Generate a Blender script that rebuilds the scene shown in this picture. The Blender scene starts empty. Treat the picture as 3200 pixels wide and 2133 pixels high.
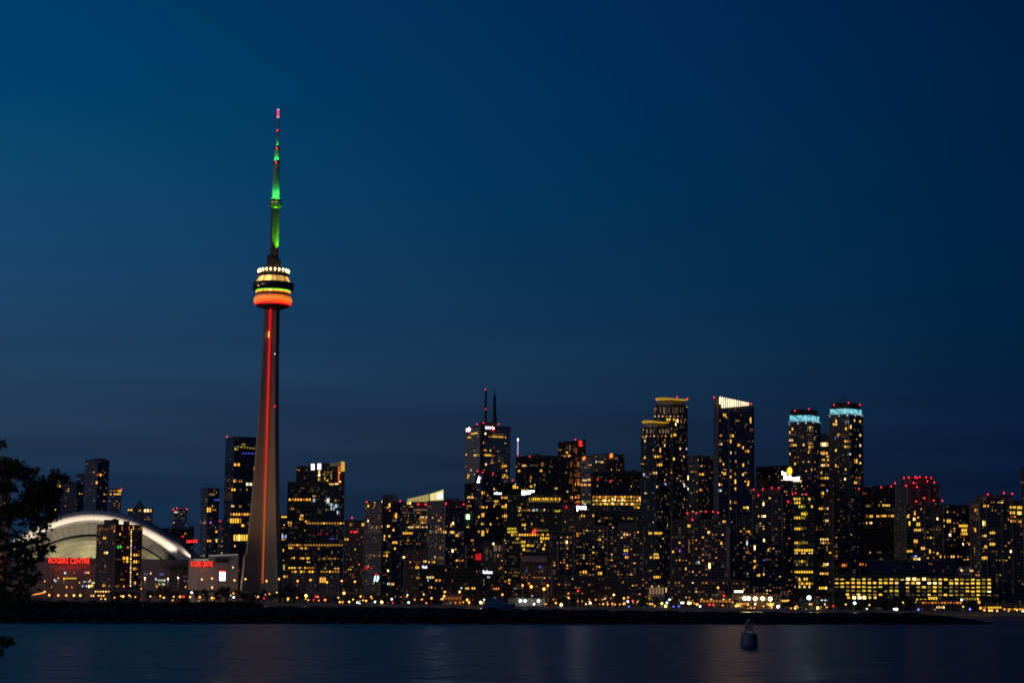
import bpy, bmesh, math, random
from mathutils import Vector, Matrix
random.seed(11)
S = bpy.context.scene
C = S.collection
R = math.radians
PI = math.pi

# ------------------------------------------------------------------ camera
F = 6133.0                      # focal length in pixels of a 3200 px wide picture
H = 5.0
CAM = Vector((0, 0, H))
PITCH, ROLL = math.atan(818.5 / F), 0.012
_R0, _F = Vector((1, 0, 0)), Vector((0, math.cos(PITCH), math.sin(PITCH)))
_U0 = Vector((0, -math.sin(PITCH), math.cos(PITCH)))
_R = _R0 * math.cos(ROLL) + _U0 * math.sin(ROLL)
_U = -_R0 * math.sin(ROLL) + _U0 * math.cos(ROLL)

def ray(px, py):
    return _F + _R * ((px - 1600) / F) + _U * ((1066.5 - py) / F)
def at(px, py, Y):
    d = ray(px, py)
    return CAM + d * (Y / d.y)
def proj(P):
    v = Vector(P) - CAM
    w = v.dot(_F)
    return 1600 + F * v.dot(_R) / w, 1066.5 - F * v.dot(_U) / w

cd = bpy.data.cameras.new('camera')
cam = bpy.data.objects.new('camera', cd)
C.objects.link(cam)
cam.matrix_world = Matrix(((_R.x, _U.x, -_F.x, 0), (_R.y, _U.y, -_F.y, 0), (_R.z, _U.z, -_F.z, H), (0, 0, 0, 1)))
cd.sensor_width = 36
cd.lens = 36 * F / 3200
cd.clip_start, cd.clip_end = 0.5, 40000
cd.dof.use_dof = True
cd.dof.focus_distance = 95
cd.dof.aperture_fstop = 1.9
S.camera = cam
S.view_settings.view_transform = 'Standard'
S.view_settings.look = 'None'
S.view_settings.exposure = 0
S.view_settings.gamma = 1
S.cycles.filter_width = 1.6
S.cycles.use_denoising = True
S.cycles.max_bounces = 4
S.cycles.diffuse_bounces = 2
S.cycles.glossy_bounces = 2
S.cycles.sample_clamp_indirect = 1.5

# ------------------------------------------------------------------ node helpers
def s2l(c):
    return tuple(((v / 255) / 12.92 if v / 255 <= .04045 else ((v / 255 + .055) / 1.055) ** 2.4) for v in c)
class NT:
    def __init__(s, nt):
        s.nt = nt
    def n(s, t, **kw):
        o = s.nt.nodes.new('ShaderNode' + t)
        for k, v in kw.items():
            setattr(o, k, v)
        return o
    def put(s, i, v):
        if hasattr(v, 'is_output') or isinstance(v, bpy.types.NodeSocket):
            s.nt.links.new(v, i)
        else:
            i.default_value = v
    def m(s, op, a, b=None, c=None, clamp=False):
        o = s.n('Math', operation=op, use_clamp=clamp)
        s.put(o.inputs[0], a)
        if b is not None: s.put(o.inputs[1], b)
        if c is not None: s.put(o.inputs[2], c)
        return o.outputs[0]
    def mix(s, f, a, b, typ='RGBA', blend='MIX'):
        o = s.n('Mix', data_type=typ)
        if typ == 'RGBA':
            o.blend_type = blend
            s.put(o.inputs[0], f)
            s.put(o.inputs[6], a if not isinstance(a, tuple) else (*a[:3], 1))
            s.put(o.inputs[7], b if not isinstance(b, tuple) else (*b[:3], 1))
            return o.outputs[2]
        s.put(o.inputs[0], f); s.put(o.inputs[2], a); s.put(o.inputs[3], b)
        return o.outputs[0]

def mat(name, color, rough=.6, metal=0, noise=0, nscale=1.0, emit=None, strength=0, sample=False, bump=0):
    m = bpy.data.materials.new(name)
    m.use_nodes = True
    t = NT(m.node_tree)
    b = m.node_tree.nodes['Principled BSDF']
    b.inputs['Roughness'].default_value = rough
    b.inputs['Metallic'].default_value = metal
    b.inputs['Base Color'].default_value = (*color, 1)
    if noise:
        tc = t.n('TexCoord')
        nz = t.n('TexNoise'); nz.inputs['Scale'].default_value = nscale; nz.inputs['Detail'].default_value = 5
        t.put(nz.inputs['Vector'], tc.outputs['Object'])
        k = t.m('MULTIPLY_ADD', nz.outputs[0], 2 * noise, 1 - noise)
        mx = t.mix(1.0, tuple(color), (1, 1, 1), blend='MULTIPLY')
        vm = t.n('VectorMath', operation='SCALE')
        vm.inputs[0].default_value = color
        t.put(vm.inputs['Scale'], k)
        t.put(b.inputs['Base Color'], vm.outputs[0])
        if bump:
            bp = t.n('Bump'); bp.inputs['Strength'].default_value = bump
            t.put(bp.inputs['Height'], nz.outputs[0]); t.put(b.inputs['Normal'], bp.outputs[0])
    if emit:
        b.inputs['Emission Color'].default_value = (*emit, 1)
        b.inputs['Emission Strength'].default_value = strength
        m.cycles.emission_sampling = 'AUTO' if sample else 'NONE'
    return m

def lampmat(name, c, s, sample=False):
    return mat(name, (.05, .05, .05), .4, emit=c, strength=s, sample=sample)

# facade: storeys and bays in metres from the UV map, glass between spandrels, a few dim rooms
def facade(name, wall, glass, fh=3.1, bw=3.2, gu=.14, gv=(.3, .95), dimp=.05, dimc=(1, .55, .2), dims=.12, grough=.16,
           wrough=.75, band=0.0, spec=.5):
    m = bpy.data.materials.new(name)
    m.use_nodes = True
    m.cycles.emission_sampling = 'NONE'
    t = NT(m.node_tree)
    b = m.node_tree.nodes['Principled BSDF']
    uv = t.n('UVMap')
    sp = t.n('SeparateXYZ'); t.put(sp.inputs[0], uv.outputs[0])
    u = t.m('DIVIDE', sp.outputs[0], bw); v = t.m('DIVIDE', sp.outputs[1], fh)
    fu = t.m('FRACT', u); fv = t.m('FRACT', v)
    iu = t.m('FLOOR', u); iv = t.m('FLOOR', v)
    a = t.m('MULTIPLY', t.m('GREATER_THAN', fu, gu), t.m('LESS_THAN', fu, 1 - gu))
    c = t.m('MULTIPLY', t.m('GREATER_THAN', fv, gv[0]), t.m('LESS_THAN', fv, gv[1]))
    mask = t.m('MULTIPLY', a, c)
    oi = t.n('ObjectInfo')
    cx = t.n('CombineXYZ'); t.put(cx.inputs[0], iu); t.put(cx.inputs[1], iv); t.put(cx.inputs[2], t.m('MULTIPLY', oi.outputs['Random'], 97))
    wn = t.n('TexWhiteNoise'); t.put(wn.inputs['Vector'], cx.outputs[0])
    cf = t.n('CombineXYZ'); t.put(cf.inputs[1], iv); t.put(cf.inputs[2], t.m('MULTIPLY', oi.outputs['Random'], 53))
    wf = t.n('TexWhiteNoise'); t.put(wf.inputs['Vector'], cf.outputs[0])
    tc = t.n('TexCoord')
    nz = t.n('TexNoise'); nz.inputs['Scale'].default_value = .06; nz.inputs['Detail'].default_value = 4
    t.put(nz.inputs['Vector'], tc.outputs['Object'])
    var = t.m('MULTIPLY_ADD', nz.outputs[0], .7, .65)
    vm = t.n('VectorMath', operation='SCALE'); vm.inputs[0].default_value = wall; t.put(vm.inputs['Scale'], var)
    gm = t.n('VectorMath', operation='SCALE'); gm.inputs[0].default_value = glass
    t.put(gm.inputs['Scale'], t.m('MULTIPLY_ADD', wn.outputs[0], 1.2, .4))
    t.put(b.inputs['Base Color'], t.mix(mask, vm.outputs[0], gm.outputs[0]))
    t.put(b.inputs['Roughness'], t.mix(mask, wrough, grough, 'FLOAT'))
    b.inputs['Specular IOR Level'].default_value = spec
    # rooms with a dim lamp or drawn blinds
    rc = t.n('SeparateColor'); t.put(rc.inputs[0], wn.outputs['Color'])
    lit = t.m('LESS_THAN', rc.outputs[0], t.m('MULTIPLY_ADD', t.m('GREATER_THAN', wf.outputs[0], .86), band, dimp))
    k = t.m('MULTIPLY', t.m('MULTIPLY', t.m('MULTIPLY', lit, .6), mask), t.m('MULTIPLY_ADD', rc.outputs[1], rc.outputs[1], .12))
    b.inputs['Emission Color'].default_value = (*dimc, 1)
    hue = t.mix(t.m('MULTIPLY', rc.outputs[2], .4), dimc, (.8, .75, .68))
    t.put(b.inputs['Emission Color'], hue)
    t.put(b.inputs['Emission Strength'], t.m('MULTIPLY', k, dims))
    m['fh'], m['bw'] = fh, bw
    return m

# ------------------------------------------------------------------ mesh builder
class MB:
    def __init__(s):
        s.v, s.f, s.mi, s.uv, s.sm = [], [], [], [], []
    def face(s, pts, mi=0, uv=None, sm=False):
        i = len(s.v)
        s.v += [tuple(p) for p in pts]
        s.f.append(tuple(range(i, i + len(pts))))
        s.mi.append(mi); s.uv.append(uv); s.sm.append(sm)
        return s
    def grid(s, rows, mi=0, sm=True, close=False):
        i = len(s.v); n = len(rows[0])
        for r in rows: s.v += [tuple(p) for p in r]
        for a in range(len(rows) - 1):
            for b in range(n if close else n - 1):
                c = (b + 1) % n
                s.f.append((i + a * n + b, i + a * n + c, i + (a + 1) * n + c, i + (a + 1) * n + b))
                s.mi.append(mi); s.uv.append(None); s.sm.append(sm)
        return s
    def prism(s, pts, z0, z1, side=0, top=1, u0=0.0):
        n = len(pts)
        zt = z1 if isinstance(z1, (list, tuple)) else [z1] * n
        u = u0
        for k in range(n):
            a, b = pts[k], pts[(k + 1) % n]
            L = math.hypot(b[0] - a[0], b[1] - a[1])
            zb, za = zt[(k + 1) % n], zt[k]
            s.face([(a[0], a[1], z0), (b[0], b[1], z0), (b[0], b[1], zb), (a[0], a[1], za)], side,
                   [(u, 0), (u + L, 0), (u + L, zb - z0), (u, za - z0)])
            u += L
        s.face([(p[0], p[1], z) for p, z in zip(pts, zt)], top)
        s.face([(p[0], p[1], z0) for p in reversed(pts)], top)
        return s
    def box(s, c, d, rz=0, mi=0):
        x, y, z = d[0] / 2, d[1] / 2, d[2] / 2
        co, si = math.cos(rz), math.sin(rz)
        P = [(c[0] + co * a - si * b, c[1] + si * a + co * b) for a, b in ((-x, -y), (x, -y), (x, y), (-x, y))]
        return s.prism(P, c[2] - z, c[2] + z, mi, mi)
    def lathe(s, prof, n=24, c=(0, 0), mi=0, sm=True, cap=True):
        rows = [[(c[0] + r * math.cos(2 * PI * k / n), c[1] + r * math.sin(2 * PI * k / n), z) for k in range(n)] for r, z in prof]
        s.grid(rows, mi, sm, True)
        if cap:
            s.face(list(reversed(rows[0])), mi); s.face(rows[-1], mi)
        return s
    def tube(s, pts, rad, n=6, mi=0):
        pts = [Vector(p) for p in pts]
        if not isinstance(rad, (list, tuple)): rad = [rad] * len(pts)
        rows = []
        for k, p in enumerate(pts):
            d = (pts[min(k + 1, len(pts) - 1)] - pts[max(k - 1, 0)]).normalized()
            a = d.orthogonal().normalized(); b = d.cross(a)
            if rows:
                a = (pa - d * pa.dot(d)).normalized(); b = d.cross(a)
            pa = a
            rows.append([p + (a * math.cos(2 * PI * j / n) + b * math.sin(2 * PI * j / n)) * rad[k] for j in range(n)])
        s.grid(rows, mi, True, True)
        s.face(list(reversed(rows[0])), mi); s.face(rows[-1], mi)
        return s
    def mesh(s, name, mats, off=(0, 0, 0)):
        me = bpy.data.meshes.new(name)
        me.from_pydata([(a - off[0], b - off[1], c - off[2]) for a, b, c in s.v], [], s.f)
        for m in (mats if isinstance(mats, (list, tuple)) else [mats]): me.materials.append(m)
        me.polygons.foreach_set('material_index', s.mi)
        me.polygons.foreach_set('use_smooth', s.sm)
        if any(s.uv):
            l = me.uv_layers.new(name='UVMap')
            for p, uv in zip(me.polygons, s.uv):
                if uv:
                    for li, q in zip(p.loop_indices, uv): l.data[li].uv = q
        me.update()
        return me
    def build(s, name, mats, parent=None):
        off = wloc(parent) if parent else (0, 0, 0)
        o = bpy.data.objects.new(name, s.mesh(name, mats, off))
        C.objects.link(o)
        if parent: o.parent = parent
        return o

def wloc(o):
    p = Vector(o.location)
    while o.parent:
        o = o.parent
        p += Vector(o.location)
    return p
def tag(o, label=None, cat=None, group=None, kind=None):
    if label: o['label'] = label
    if cat: o['category'] = cat
    if group: o['group'] = group
    if kind: o['kind'] = kind
    return o
def thing(name, loc, label, cat, group=None):
    o = bpy.data.objects.new(name, None)
    C.objects.link(o)
    o.empty_display_size = 1
    o.location = loc
    return tag(o, label, cat, group)
def inst(name, me, parent, P, rz=0, sc=(1, 1, 1)):
    o = bpy.data.objects.new(name, me)
    C.objects.link(o)
    if parent:
        o.parent = parent
        P = Vector(P) - wloc(parent)
    o.location = P
    o.rotation_euler = (0, 0, rz)
    o.scale = sc
    return o

# ------------------------------------------------------------------ materials
M = {}
M['roof'] = mat('roof_dark', (.035, .035, .04), .85, noise=.3, nscale=.2)
M['concrete'] = mat('concrete', (.30, .28, .26), .8, noise=.25, nscale=.08)
M['dark_metal'] = mat('dark_metal', (.03, .03, .035), .5)
M['steel'] = mat('steel', (.25, .26, .28), .45, .5)
M['frame'] = mat('window_frame', (.03, .03, .03), .5)
M['black'] = mat('black_paint', (.012, .012, .014), .6)

PAL = {   # window light: colour, strength
    'W': ((1, .41, .045), 1.5), 'w': ((1, .38, .05), .5), 'Y': ((1, .56, .035), 1.4), 'y': ((.9, .52, .05), .42),
    'O': ((1, .27, .03), 1.1), 'o': ((1, .25, .04), .32), 'P': ((1, .60, .22), 1.3), 'p': ((.85, .50, .24), .28),
    'C': ((.70, .93, 1), 1.0), 'c': ((.55, .65, .75), .22), 'D': ((.8, .38, .11), .17), 'd': ((.6, .43, .27), .085),
    'B': ((.10, .10, 1), .7), 'G': ((.04, 1, .10), .9), 'R': ((1, .02, .03), .9), 'M': ((.75, .08, 1), 1.0),
    'H': ((1, .66, .26), 3.2), 'L': ((.90, .68, .04), .95), 'l': ((.62, .50, .06), .36),
}
WM = {k: mat('lit_window_' + k, (.04, .04, .04), .3, emit=c, strength=s) for k, (c, s) in PAL.items()}
# lit window meshes, 1 m wide and 1 m high, pane in a shallow frame; three kinds
def winmesh(kind, m):
    b = MB()
    b.box((0, 0, 0), (1, .12, 1), 0, 0)
    y = -.064
    def pane(x0, x1, z0, z1, mi=1): b.face([(x0, y, z0), (x1, y, z0), (x1, y, z1), (x0, y, z1)], mi)
    if kind == 0: pane(-.46, .46, -.46, .46)
    elif kind == 1:
        pane(-.46, -.03, -.46, .46); pane(.03, .46, -.46, .46)
    else:
        pane(-.46, .46, -.46, .1)
        y = -.066
        pane(-.46, .46, .14, .46, 0)
    return b.mesh('lit_window', [M['frame'], m])
WMESH = {(k, j): winmesh(j, WM[k]) for k in PAL for j in range(3)}

FA = {
 'condo': facade('facade_condo', (.14, .125, .12), (.014, .015, .018), 3.1, 3.6, .12, (.3, .94), .13, dims=.12),
 'condo_pale': facade('facade_condo_pale', (.24, .21, .19), (.014, .015, .02), 3.1, 3.0, .2, (.26, .94), .14, (.8, .6, .4), .12),
 'brown': facade('facade_brown', (.24, .155, .11), (.012, .012, .014), 3.1, 2.6, .22, (.25, .95), .11, dims=.10),
 'glass': facade('facade_glass', (.11, .115, .12), (.014, .018, .024), 3.3, 2.4, .06, (.12, .97), .11, (1, .6, .25), .10, grough=.1),
 'office': facade('facade_office', (.15, .14, .135), (.012, .013, .016), 3.9, 2.2, .1, (.36, .9), .04, (1, .7, .3), .14, band=.35),
 'office_green': facade('facade_office_green', (.12, .12, .10), (.012, .015, .014), 3.9, 2.4, .08, (.3, .9), .06, (.8, .8, .22), .16, band=.45),
 'black': facade('facade_black', (.035, .034, .034), (.01, .01, .012), 3.8, 1.8, .16, (.3, .95), .03, (1, .6, .25), .10, band=.1),
 'bronze': facade('facade_bronze', (.14, .065, .03), (.02, .012, .008), 3.7, 2.4, .3, (.1, .98), .12, (1, .42, .12), .16),
 'pale': facade('facade_pale', (.45, .44, .44), (.02, .022, .026), 3.8, 2.6, .1, (.42, .92), .06, (.9, .75, .5), .16, band=.3),
 'marble': facade('facade_white_stone', (.40, .39, .40), (.02, .022, .026), 3.7, 1.9, .24, (.36, .9), .05, (1, .8, .5), .10, band=.1),
 'far': facade('facade_far_hazed', (.22, .25, .32), (.03, .035, .045), 3.2, 3.4, .14, (.3, .92), .05, (.9, .6, .3), .10),  # distance haze put into the facade colour as pale blue
 'navy': facade('facade_navy', (.05, .07, .13), (.015, .022, .045), 3.6, 2.4, .06, (.2, .96), .03, (1, .6, .3), .08, grough=.12),
}
GZ = 2.5     # quay and street level

RED = lampmat('red_beacon', (1, .015, .03), 4.5)
REDL = lampmat('red_beacon_dim', (1, .02, .04), 2.2)
MBEACON = MB().lathe([(.4, -.2), (.6, .1), (.6, .9), (.25, 1.3)], 8, sm=False).mesh('beacon', [RED])
def beacon(px, py, Y, par, sc=1.0):
    P = at(px, py, Y)
    return inst('beacon', MBEACON, par, P - Vector((0, 0, .7 * sc)), 0, (sc, sc, sc))

# ------------------------------------------------------------------ buildings
OCC = []       # silhouettes for leaving out windows nobody can see
BL = []
class Bld: pass

def foot(x0, x1, py, Y, xc=None, depth=None):
    if xc is not None:
        s = Y / F
        a, b = (xc - x0) * s, (x1 - xc) * s
        Cn = at(xc, py, Y); L = at(x0, py, Y + b * .8); Rr = at(x1, py, Y + a * .8)
        B = L + Rr - Cn
        return [(p.x, p.y) for p in (L, Cn, Rr, B)]
    L, Rr = at(x0, py, Y), at(x1, py, Y)
    w = (Rr - L).length
    d = depth or min(60, max(14, w * .8))
    v = ray((x0 + x1) / 2, py); v = Vector((v.x, v.y, 0)).normalized()
    return [(L.x, L.y), (Rr.x, Rr.y), (Rr.x + v.x * d, Rr.y + v.y * d), (L.x + v.x * d, L.y + v.y * d)]

def bld(label, Y, x0, x1, yt, st='condo', xc=None, n=20, pal='WWwwPpDd', tiers=(), boxes=(), red=(), name='tower', cat='tower',
        run=1, zb=GZ, depth=None, yts=None, group=None, skip=None, parapet=True, size=1.0):
    """tiers: further (x0, x1, ytop, xc) blocks of the same building; boxes: roof plant (x0, x1, ytop, ybottom)"""
    o = Bld()
    o.Y, o.st, o.n, o.pal, o.run, o.skip, o.size = Y, st, n, pal, run, skip, size
    o.faces = []
    pts0 = foot(x0, x1, yt, Y, xc, depth)
    cx = sum(p[0] for p in pts0) / 4; cy = sum(p[1] for p in pts0) / 4
    if name == 'tower':
        name = 'condominium' if 'condominium' in label else 'office_tower' if 'office' in label else 'tower' if 'tower' in label else 'city_block'
        cat = 'condominium' if name == 'condominium' else 'office building' if name == 'office_tower' else 'tower' if name == 'tower' else 'building'
    o.root = thing(name, (cx, cy, zb), label, cat, group)
    fm = FA[st]
    for i, (a, b, t, c) in enumerate([(x0, x1, yt, xc)] + list(tiers)):
        Yi = Y if i == 0 else Y + 1.2 * i
        pts = foot(a, b, t, Yi, c, depth) if i else pts0
        zt = at(c if c is not None else (a + b) / 2, t, Yi).z
        ztop = zt
        if yts and i == 0:
            ztop = [at(px, py, Yi).z for px, py in yts]
        m = MB().prism(pts, zb, ztop)
        m.build('facade', [fm, M['roof']], o.root)
        if parapet and not (yts and i == 0):
            q = MB()
            for k in range(4):
                A, B2 = Vector((*pts[k], 0)), Vector((*pts[(k + 1) % 4], 0))
                d = (B2 - A); L = d.length; d.normalize(); mid = (A + B2) / 2
                q.box((mid.x, mid.y, zt + .55), (L + .5, .5, 1.3), math.atan2(d.y, d.x))
            q.build('parapet', [M['parapet_dark']], o.root)
        nf = [(0, 1), (1, 2)] if c is not None else [(0, 1)]
        u = 0
        for (f0, f1) in nf:
            A, B2 = Vector((*pts[f0], zb)), Vector((*pts[f1], zb))
            zf = min(ztop[f0], ztop[f1]) if isinstance(ztop, list) else zt
            o.faces.append((A, B2, u, zf - zb))
            u += (B2 - A).length
        OCC.append((Yi, a, b, t, o))
    if st in ('condo', 'condo_pale', 'brown') and zb == GZ and x1 - x0 < 190:
        for (A, B2, u, h) in o.faces:
            e = (B2 - A); L = e.length; e.normalize(); nv = Vector((e.y, -e.x, 0))
            if L < 8: continue
            nr = max(2, int(L / 11)); seed = int(x0 + L)
            for i in range(nr + 1):
                if (seed + i) % 3 == 2 and 0 < i < nr: continue
                Pm = A + e * (.5 + (L - 1.0) * i / nr) + nv * .15
                MB().box((Pm.x, Pm.y, zb + h / 2 + .3), (.9 if i in (0, nr) else .6, .7, h + .6), math.atan2(e.y, e.x)).build('rib', [M['rib']], o.root)
    for (a, b, t, bb) in boxes:
        Yb = Y + 6
        p = foot(a, b, t, Yb, None, min(14, (b - a) * .3))
        z0 = at((a + b) / 2, bb, Yb).z - 1.0; z1 = at((a + b) / 2, t, Yb).z
        MB().prism(p, z0, z1, 0, 0).build('rooftop_unit', [M['plant']], o.root)
    for r in red:
        beacon(r[0], r[1] + 2, Y - 1 if len(r) < 3 else r[2], o.root)
    BL.append(o)
    return o
M['parapet_dark'] = mat('parapet', (.07, .068, .07), .8, noise=.2, nscale=.3)
M['rib'] = mat('facade_rib', (.30, .27, .25), .8, noise=.25, nscale=.1)
M['plant'] = mat('roof_plant', (.14, .13, .135), .8, noise=.25, nscale=.2)

def hit(o, px, py, strict=False):
    d = ray(px, py)
    best = None
    e4 = getattr(o, 'ellipse', None)
    if e4:       # a round wall
        cx, cy, a, b = e4
        A2 = (d.x / a) ** 2 + (d.y / b) ** 2
        B_ = -2 * (cx * d.x / a ** 2 + cy * d.y / b ** 2)
        C_ = (cx / a) ** 2 + (cy / b) ** 2 - 1
        q = B_ * B_ - 4 * A2 * C_
        if q > 0:
            P = CAM + d * ((-B_ - math.sqrt(q)) / (2 * A2))
            n = Vector(((P.x - cx) / a ** 2, (P.y - cy) / b ** 2, 0)).normalized()
            return P, n, math.atan2(n.x, -n.y)
    for i, (A, B2, u, h) in enumerate(o.faces):
        e = (B2 - A).normalized(); nrm = Vector((e.y, -e.x, 0))
        den = d.dot(nrm)
        if abs(den) < 1e-6: continue
        t = (A - CAM).dot(nrm) / den
        P = CAM + d * t
        uu = (P - A).dot(e) / (B2 - A).length
        if -.05 <= uu <= 1.05 and P.z <= A.z + h + 1:
            if best is None or t < best[0]: best = (t, P, nrm, math.atan2(e.y, e.x))
    if best is None and strict and o.faces: return None
    if best is None:
        P = at(px, py, o.Y - .2); return P, Vector((0, -1, 0)), 0
    return best[1], best[2], best[3]

def win(o, px, py, wpx, hpx, k, kind=0):
    h_ = hit(o, px, py, True)
    if h_ is None:      # the light belongs to another building that stands there
        for o in sorted(BL, key=lambda b: b.Y):
            h_ = hit(o, px, py, True)
            if h_ and h_[1].dot(ray(px, py)) < 0: break
        else: return None
    P, nrm, rz = h_
    s = (P - CAM).length / F
    ca = abs(ray(px, py).normalized().dot(nrm)) or 1
    return inst('lit_window', WMESH[(k, kind)], o.root, P + nrm * .05, rz, (wpx * .8 * s / max(ca, .35), 1, hpx * .76 * s))
def wins(o, lst):
    """rows of lit windows: (x0, x1, y, height, palette letters, pitch) split into single windows"""
    for a in lst:
        x0, x1, y, h, pal = a[:5]
        pitch = a[5] if len(a) > 5 else 8.5
        n = max(1, round((x1 - x0) / pitch))
        w = (x1 - x0) / n
        dy = a[6] if len(a) > 6 else 0
        for i in range(n):
            k = pal[i % len(pal)] if len(pal) >= n else random.choice(pal)
            if k == '.': continue
            win(o, x0 + w * (i + .5), y + dy * (i + .5) / n, w * .82, h, k, random.choice((0, 0, 1)))

def random_windows():
    for o in BL:
        if not o.n: continue
        m = FA[o.st]; fh, bw = m['fh'], m['bw']
        cells = []
        for (A, B2, u0, h) in o.faces:
            e = B2 - A; L = e.length; e = e / L
            nrm = Vector((e.y, -e.x, 0)); rz = math.atan2(e.y, e.x)
            k0 = math.ceil(u0 / bw); k1 = math.floor((u0 + L) / bw)
            for fl in range(1, int(h / fh)):
                row = []
                for k in range(k0, k1):
                    P = A + e * ((k + .5) * bw - u0) + Vector((0, 0, (fl + .62) * fh))
                    px, py = proj(P)
                    if not (-25 < px < 3225) or py > 1878: continue
                    if o.skip and o.skip(px, py): continue
                    if any(Yo < o.Y - 3 and a - 2 < px < b + 2 and py > t + 2 and ob is not o for (Yo, a, b, t, ob) in OCC): continue
                    if OCC_EXTRA(px, py, o.Y): continue
                    row.append((P, nrm, rz, fl, k))
                if row: cells.append(row)
        flat = [c for r in cells for c in r]
        if not flat: continue
        want = min(int(o.n * .85), 99, int(len(flat) * .5)); pal = o.pal + 'wwDDdpoow'
        used = set(); made = 0; guard = 0
        while made < want and guard < 3000:
            guard += 1
            if o.run > 1:
                r = random.choice(cells); i = random.randrange(len(r)); L = random.randint(1, o.run)
                grp = r[i:i + L]
            else:
                grp = [random.choice(flat)]
                if random.random() < .22:
                    r = next(r for r in cells if grp[0] in r); i = r.index(grp[0]); grp = r[i:i + 2]
            base = random.choice(pal)
            for c in grp:
                key = (c[3], c[4], round(c[2], 2))
                if key in used or made >= want: continue
                used.add(key)
                if o.run > 1 and random.random() < .15: continue
                k = base if random.random() < .7 else random.choice(pal)
                inst('lit_window', WMESH[(k, random.choice((0, 0, 1, 2)))], o.root, c[0] + c[1] * .05, c[2],
                     (bw * .55 * o.size * random.uniform(.6, 1.1), 1, fh * .5 * o.size * random.uniform(.75, 1.15)))
                made += 1
def OCC_EXTRA(px, py, Y):
    if Y > 2300 and abs(px - (852 - (py - 960) * .021)) < 23 + max(0, (py - 960)) * .03 and py > 960: return True    # the tower
    if Y > 2330 and -40 < px < 613 and py > 1744 - 152 * max(0, 1 - ((px - 286) / 327) ** 2): return True
    return False

# lettering -----------------------------------------------------------------
def text_mesh(txt, m, bold=0.0):
    c = bpy.data.curves.new('lettering', 'FONT')
    c.body = txt
    c.align_x = 'CENTER'; c.align_y = 'CENTER'
    c.extrude = .03; c.offset = bold
    c.resolution_u = 3
    o = bpy.data.objects.new('lettering_source', c)
    C.objects.link(o)
    bpy.context.view_layer.update()
    me = bpy.data.meshes.new_from_object(o.evaluated_get(bpy.context.evaluated_depsgraph_get()))
    bpy.data.objects.remove(o)
    me.name = 'lettering'
    xs = [v.co.x for v in me.vertices]; ys = [v.co.y for v in me.vertices]
    w, h = max(xs) - min(xs), max(ys) - min(ys)
    mx, my = (max(xs) + min(xs)) / 2, (max(ys) + min(ys)) / 2
    for v in me.vertices:      # stand it upright, 1 x 1, reading along +X, facing -Y
        x, y, z = v.co
        v.co = ((x - mx) / w, -z, (y - my) / h)
    me.materials.clear(); me.materials.append(m)
    for p in me.polygons: p.material_index = 0
    return me
def sign(o, px, py, wpx, hpx, txt=None, m=None, back='sign_back', bold=.02, root=None, plane=None, emblem=None, tilt=0, backpad=1.12):
    """a sign board (part) with its lettering (sub-part) on building o"""
    if plane: P, nrm, rz = plane
    else: P, nrm, rz = hit(o, px, py)
    s = (P - CAM).length / F
    w, h = wpx * s, hpx * s
    root = root or o.root
    b = MB(); b.box((0, 0, 0), (w * backpad, .5, h * backpad * 1.05))
    sg = inst('sign', b.mesh('sign', [M[back]]), root, P + nrm * .6, rz)
    if tilt: sg.rotation_euler = (0, tilt, rz)
    if txt:
        l = bpy.data.objects.new('lettering', text_mesh(txt, m, bold)); C.objects.link(l)
        l.parent = sg; l.location = (0, -.32, 0); l.scale = (w, 1.5, h)
    return sg, w, h
M['sign_back'] = mat('sign_back', (.02, .02, .022), .6)
M['sign_red'] = mat('sign_back_red', (.03, .004, .004), .6, emit=(1, .01, .01), strength=.03)
LW = lampmat('sign_white', (.95, .96, 1), 8, True)
LWs = lampmat('sign_white_soft', (.85, .9, 1), 2.2)
LR = lampmat('sign_red_letters', (1, .035, .02), 1.9, True)
LRb = lampmat('sign_red_plaque', (1, .02, .02), 1.6)
LV = lampmat('sign_violet_white', (.74, .74, 1), 2.4, True)
LO = lampmat('sign_orange', (1, .22, .03), 1.6)
LY = lampmat('sign_sun_yellow', (1, .58, .03), 1.6)
LC = lampmat('light_cyan', (.10, .62, .75), .75, True)
LCh = lampmat('light_cyan_white', (.55, .9, 1), 2.0, True)
LCs = lampmat('light_tip_white', (.7, .8, 1), 1.1)
LG = lampmat('light_green', (.02, 1, .05), 1.3)
LA = lampmat('light_amber', (1, .50, .10), 1.5, True)

def glow_part(name, pts, m, parent, th=.3, nrm=Vector((0, -1, 0))):
    """a flat lit panel of real thickness from world points"""
    b = MB()
    f = [Vector(p) - nrm * th for p in pts]
    b.face(pts, 0); b.face(list(reversed([Vector(p) - nrm * th for p in pts])), 0)
    n = len(pts)
    for i in range(n):
        j = (i + 1) % n
        b.face([pts[j], pts[i], f[i], f[j]], 0)
    return b.build(name, [m], parent)

# ================================================================== THE CITY
# ---- behind and around the stadium
b_edge = bld('dark tower behind the foreground tree at the left picture edge', 2250, -70, 38, 1428, 'condo', xc=10, n=34, pal='WwwOoPd')
wins(b_edge, [(14, 32, 1450, 9, 'BB', 8), (6, 30, 1468, 9, 'wPw', 8)])
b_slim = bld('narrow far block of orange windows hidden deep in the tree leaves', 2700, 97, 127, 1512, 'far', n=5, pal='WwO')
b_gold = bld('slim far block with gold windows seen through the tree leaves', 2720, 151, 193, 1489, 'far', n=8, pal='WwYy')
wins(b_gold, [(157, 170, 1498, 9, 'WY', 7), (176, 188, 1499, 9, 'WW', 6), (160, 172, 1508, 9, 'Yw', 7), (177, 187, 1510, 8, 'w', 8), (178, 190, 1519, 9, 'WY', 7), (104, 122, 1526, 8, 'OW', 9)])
b_fara = bld('low hazy blue grey block left of the tallest stadium skyline tower', 2950, 190, 241, 1507, 'far', n=7, pal='WwPp')
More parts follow.
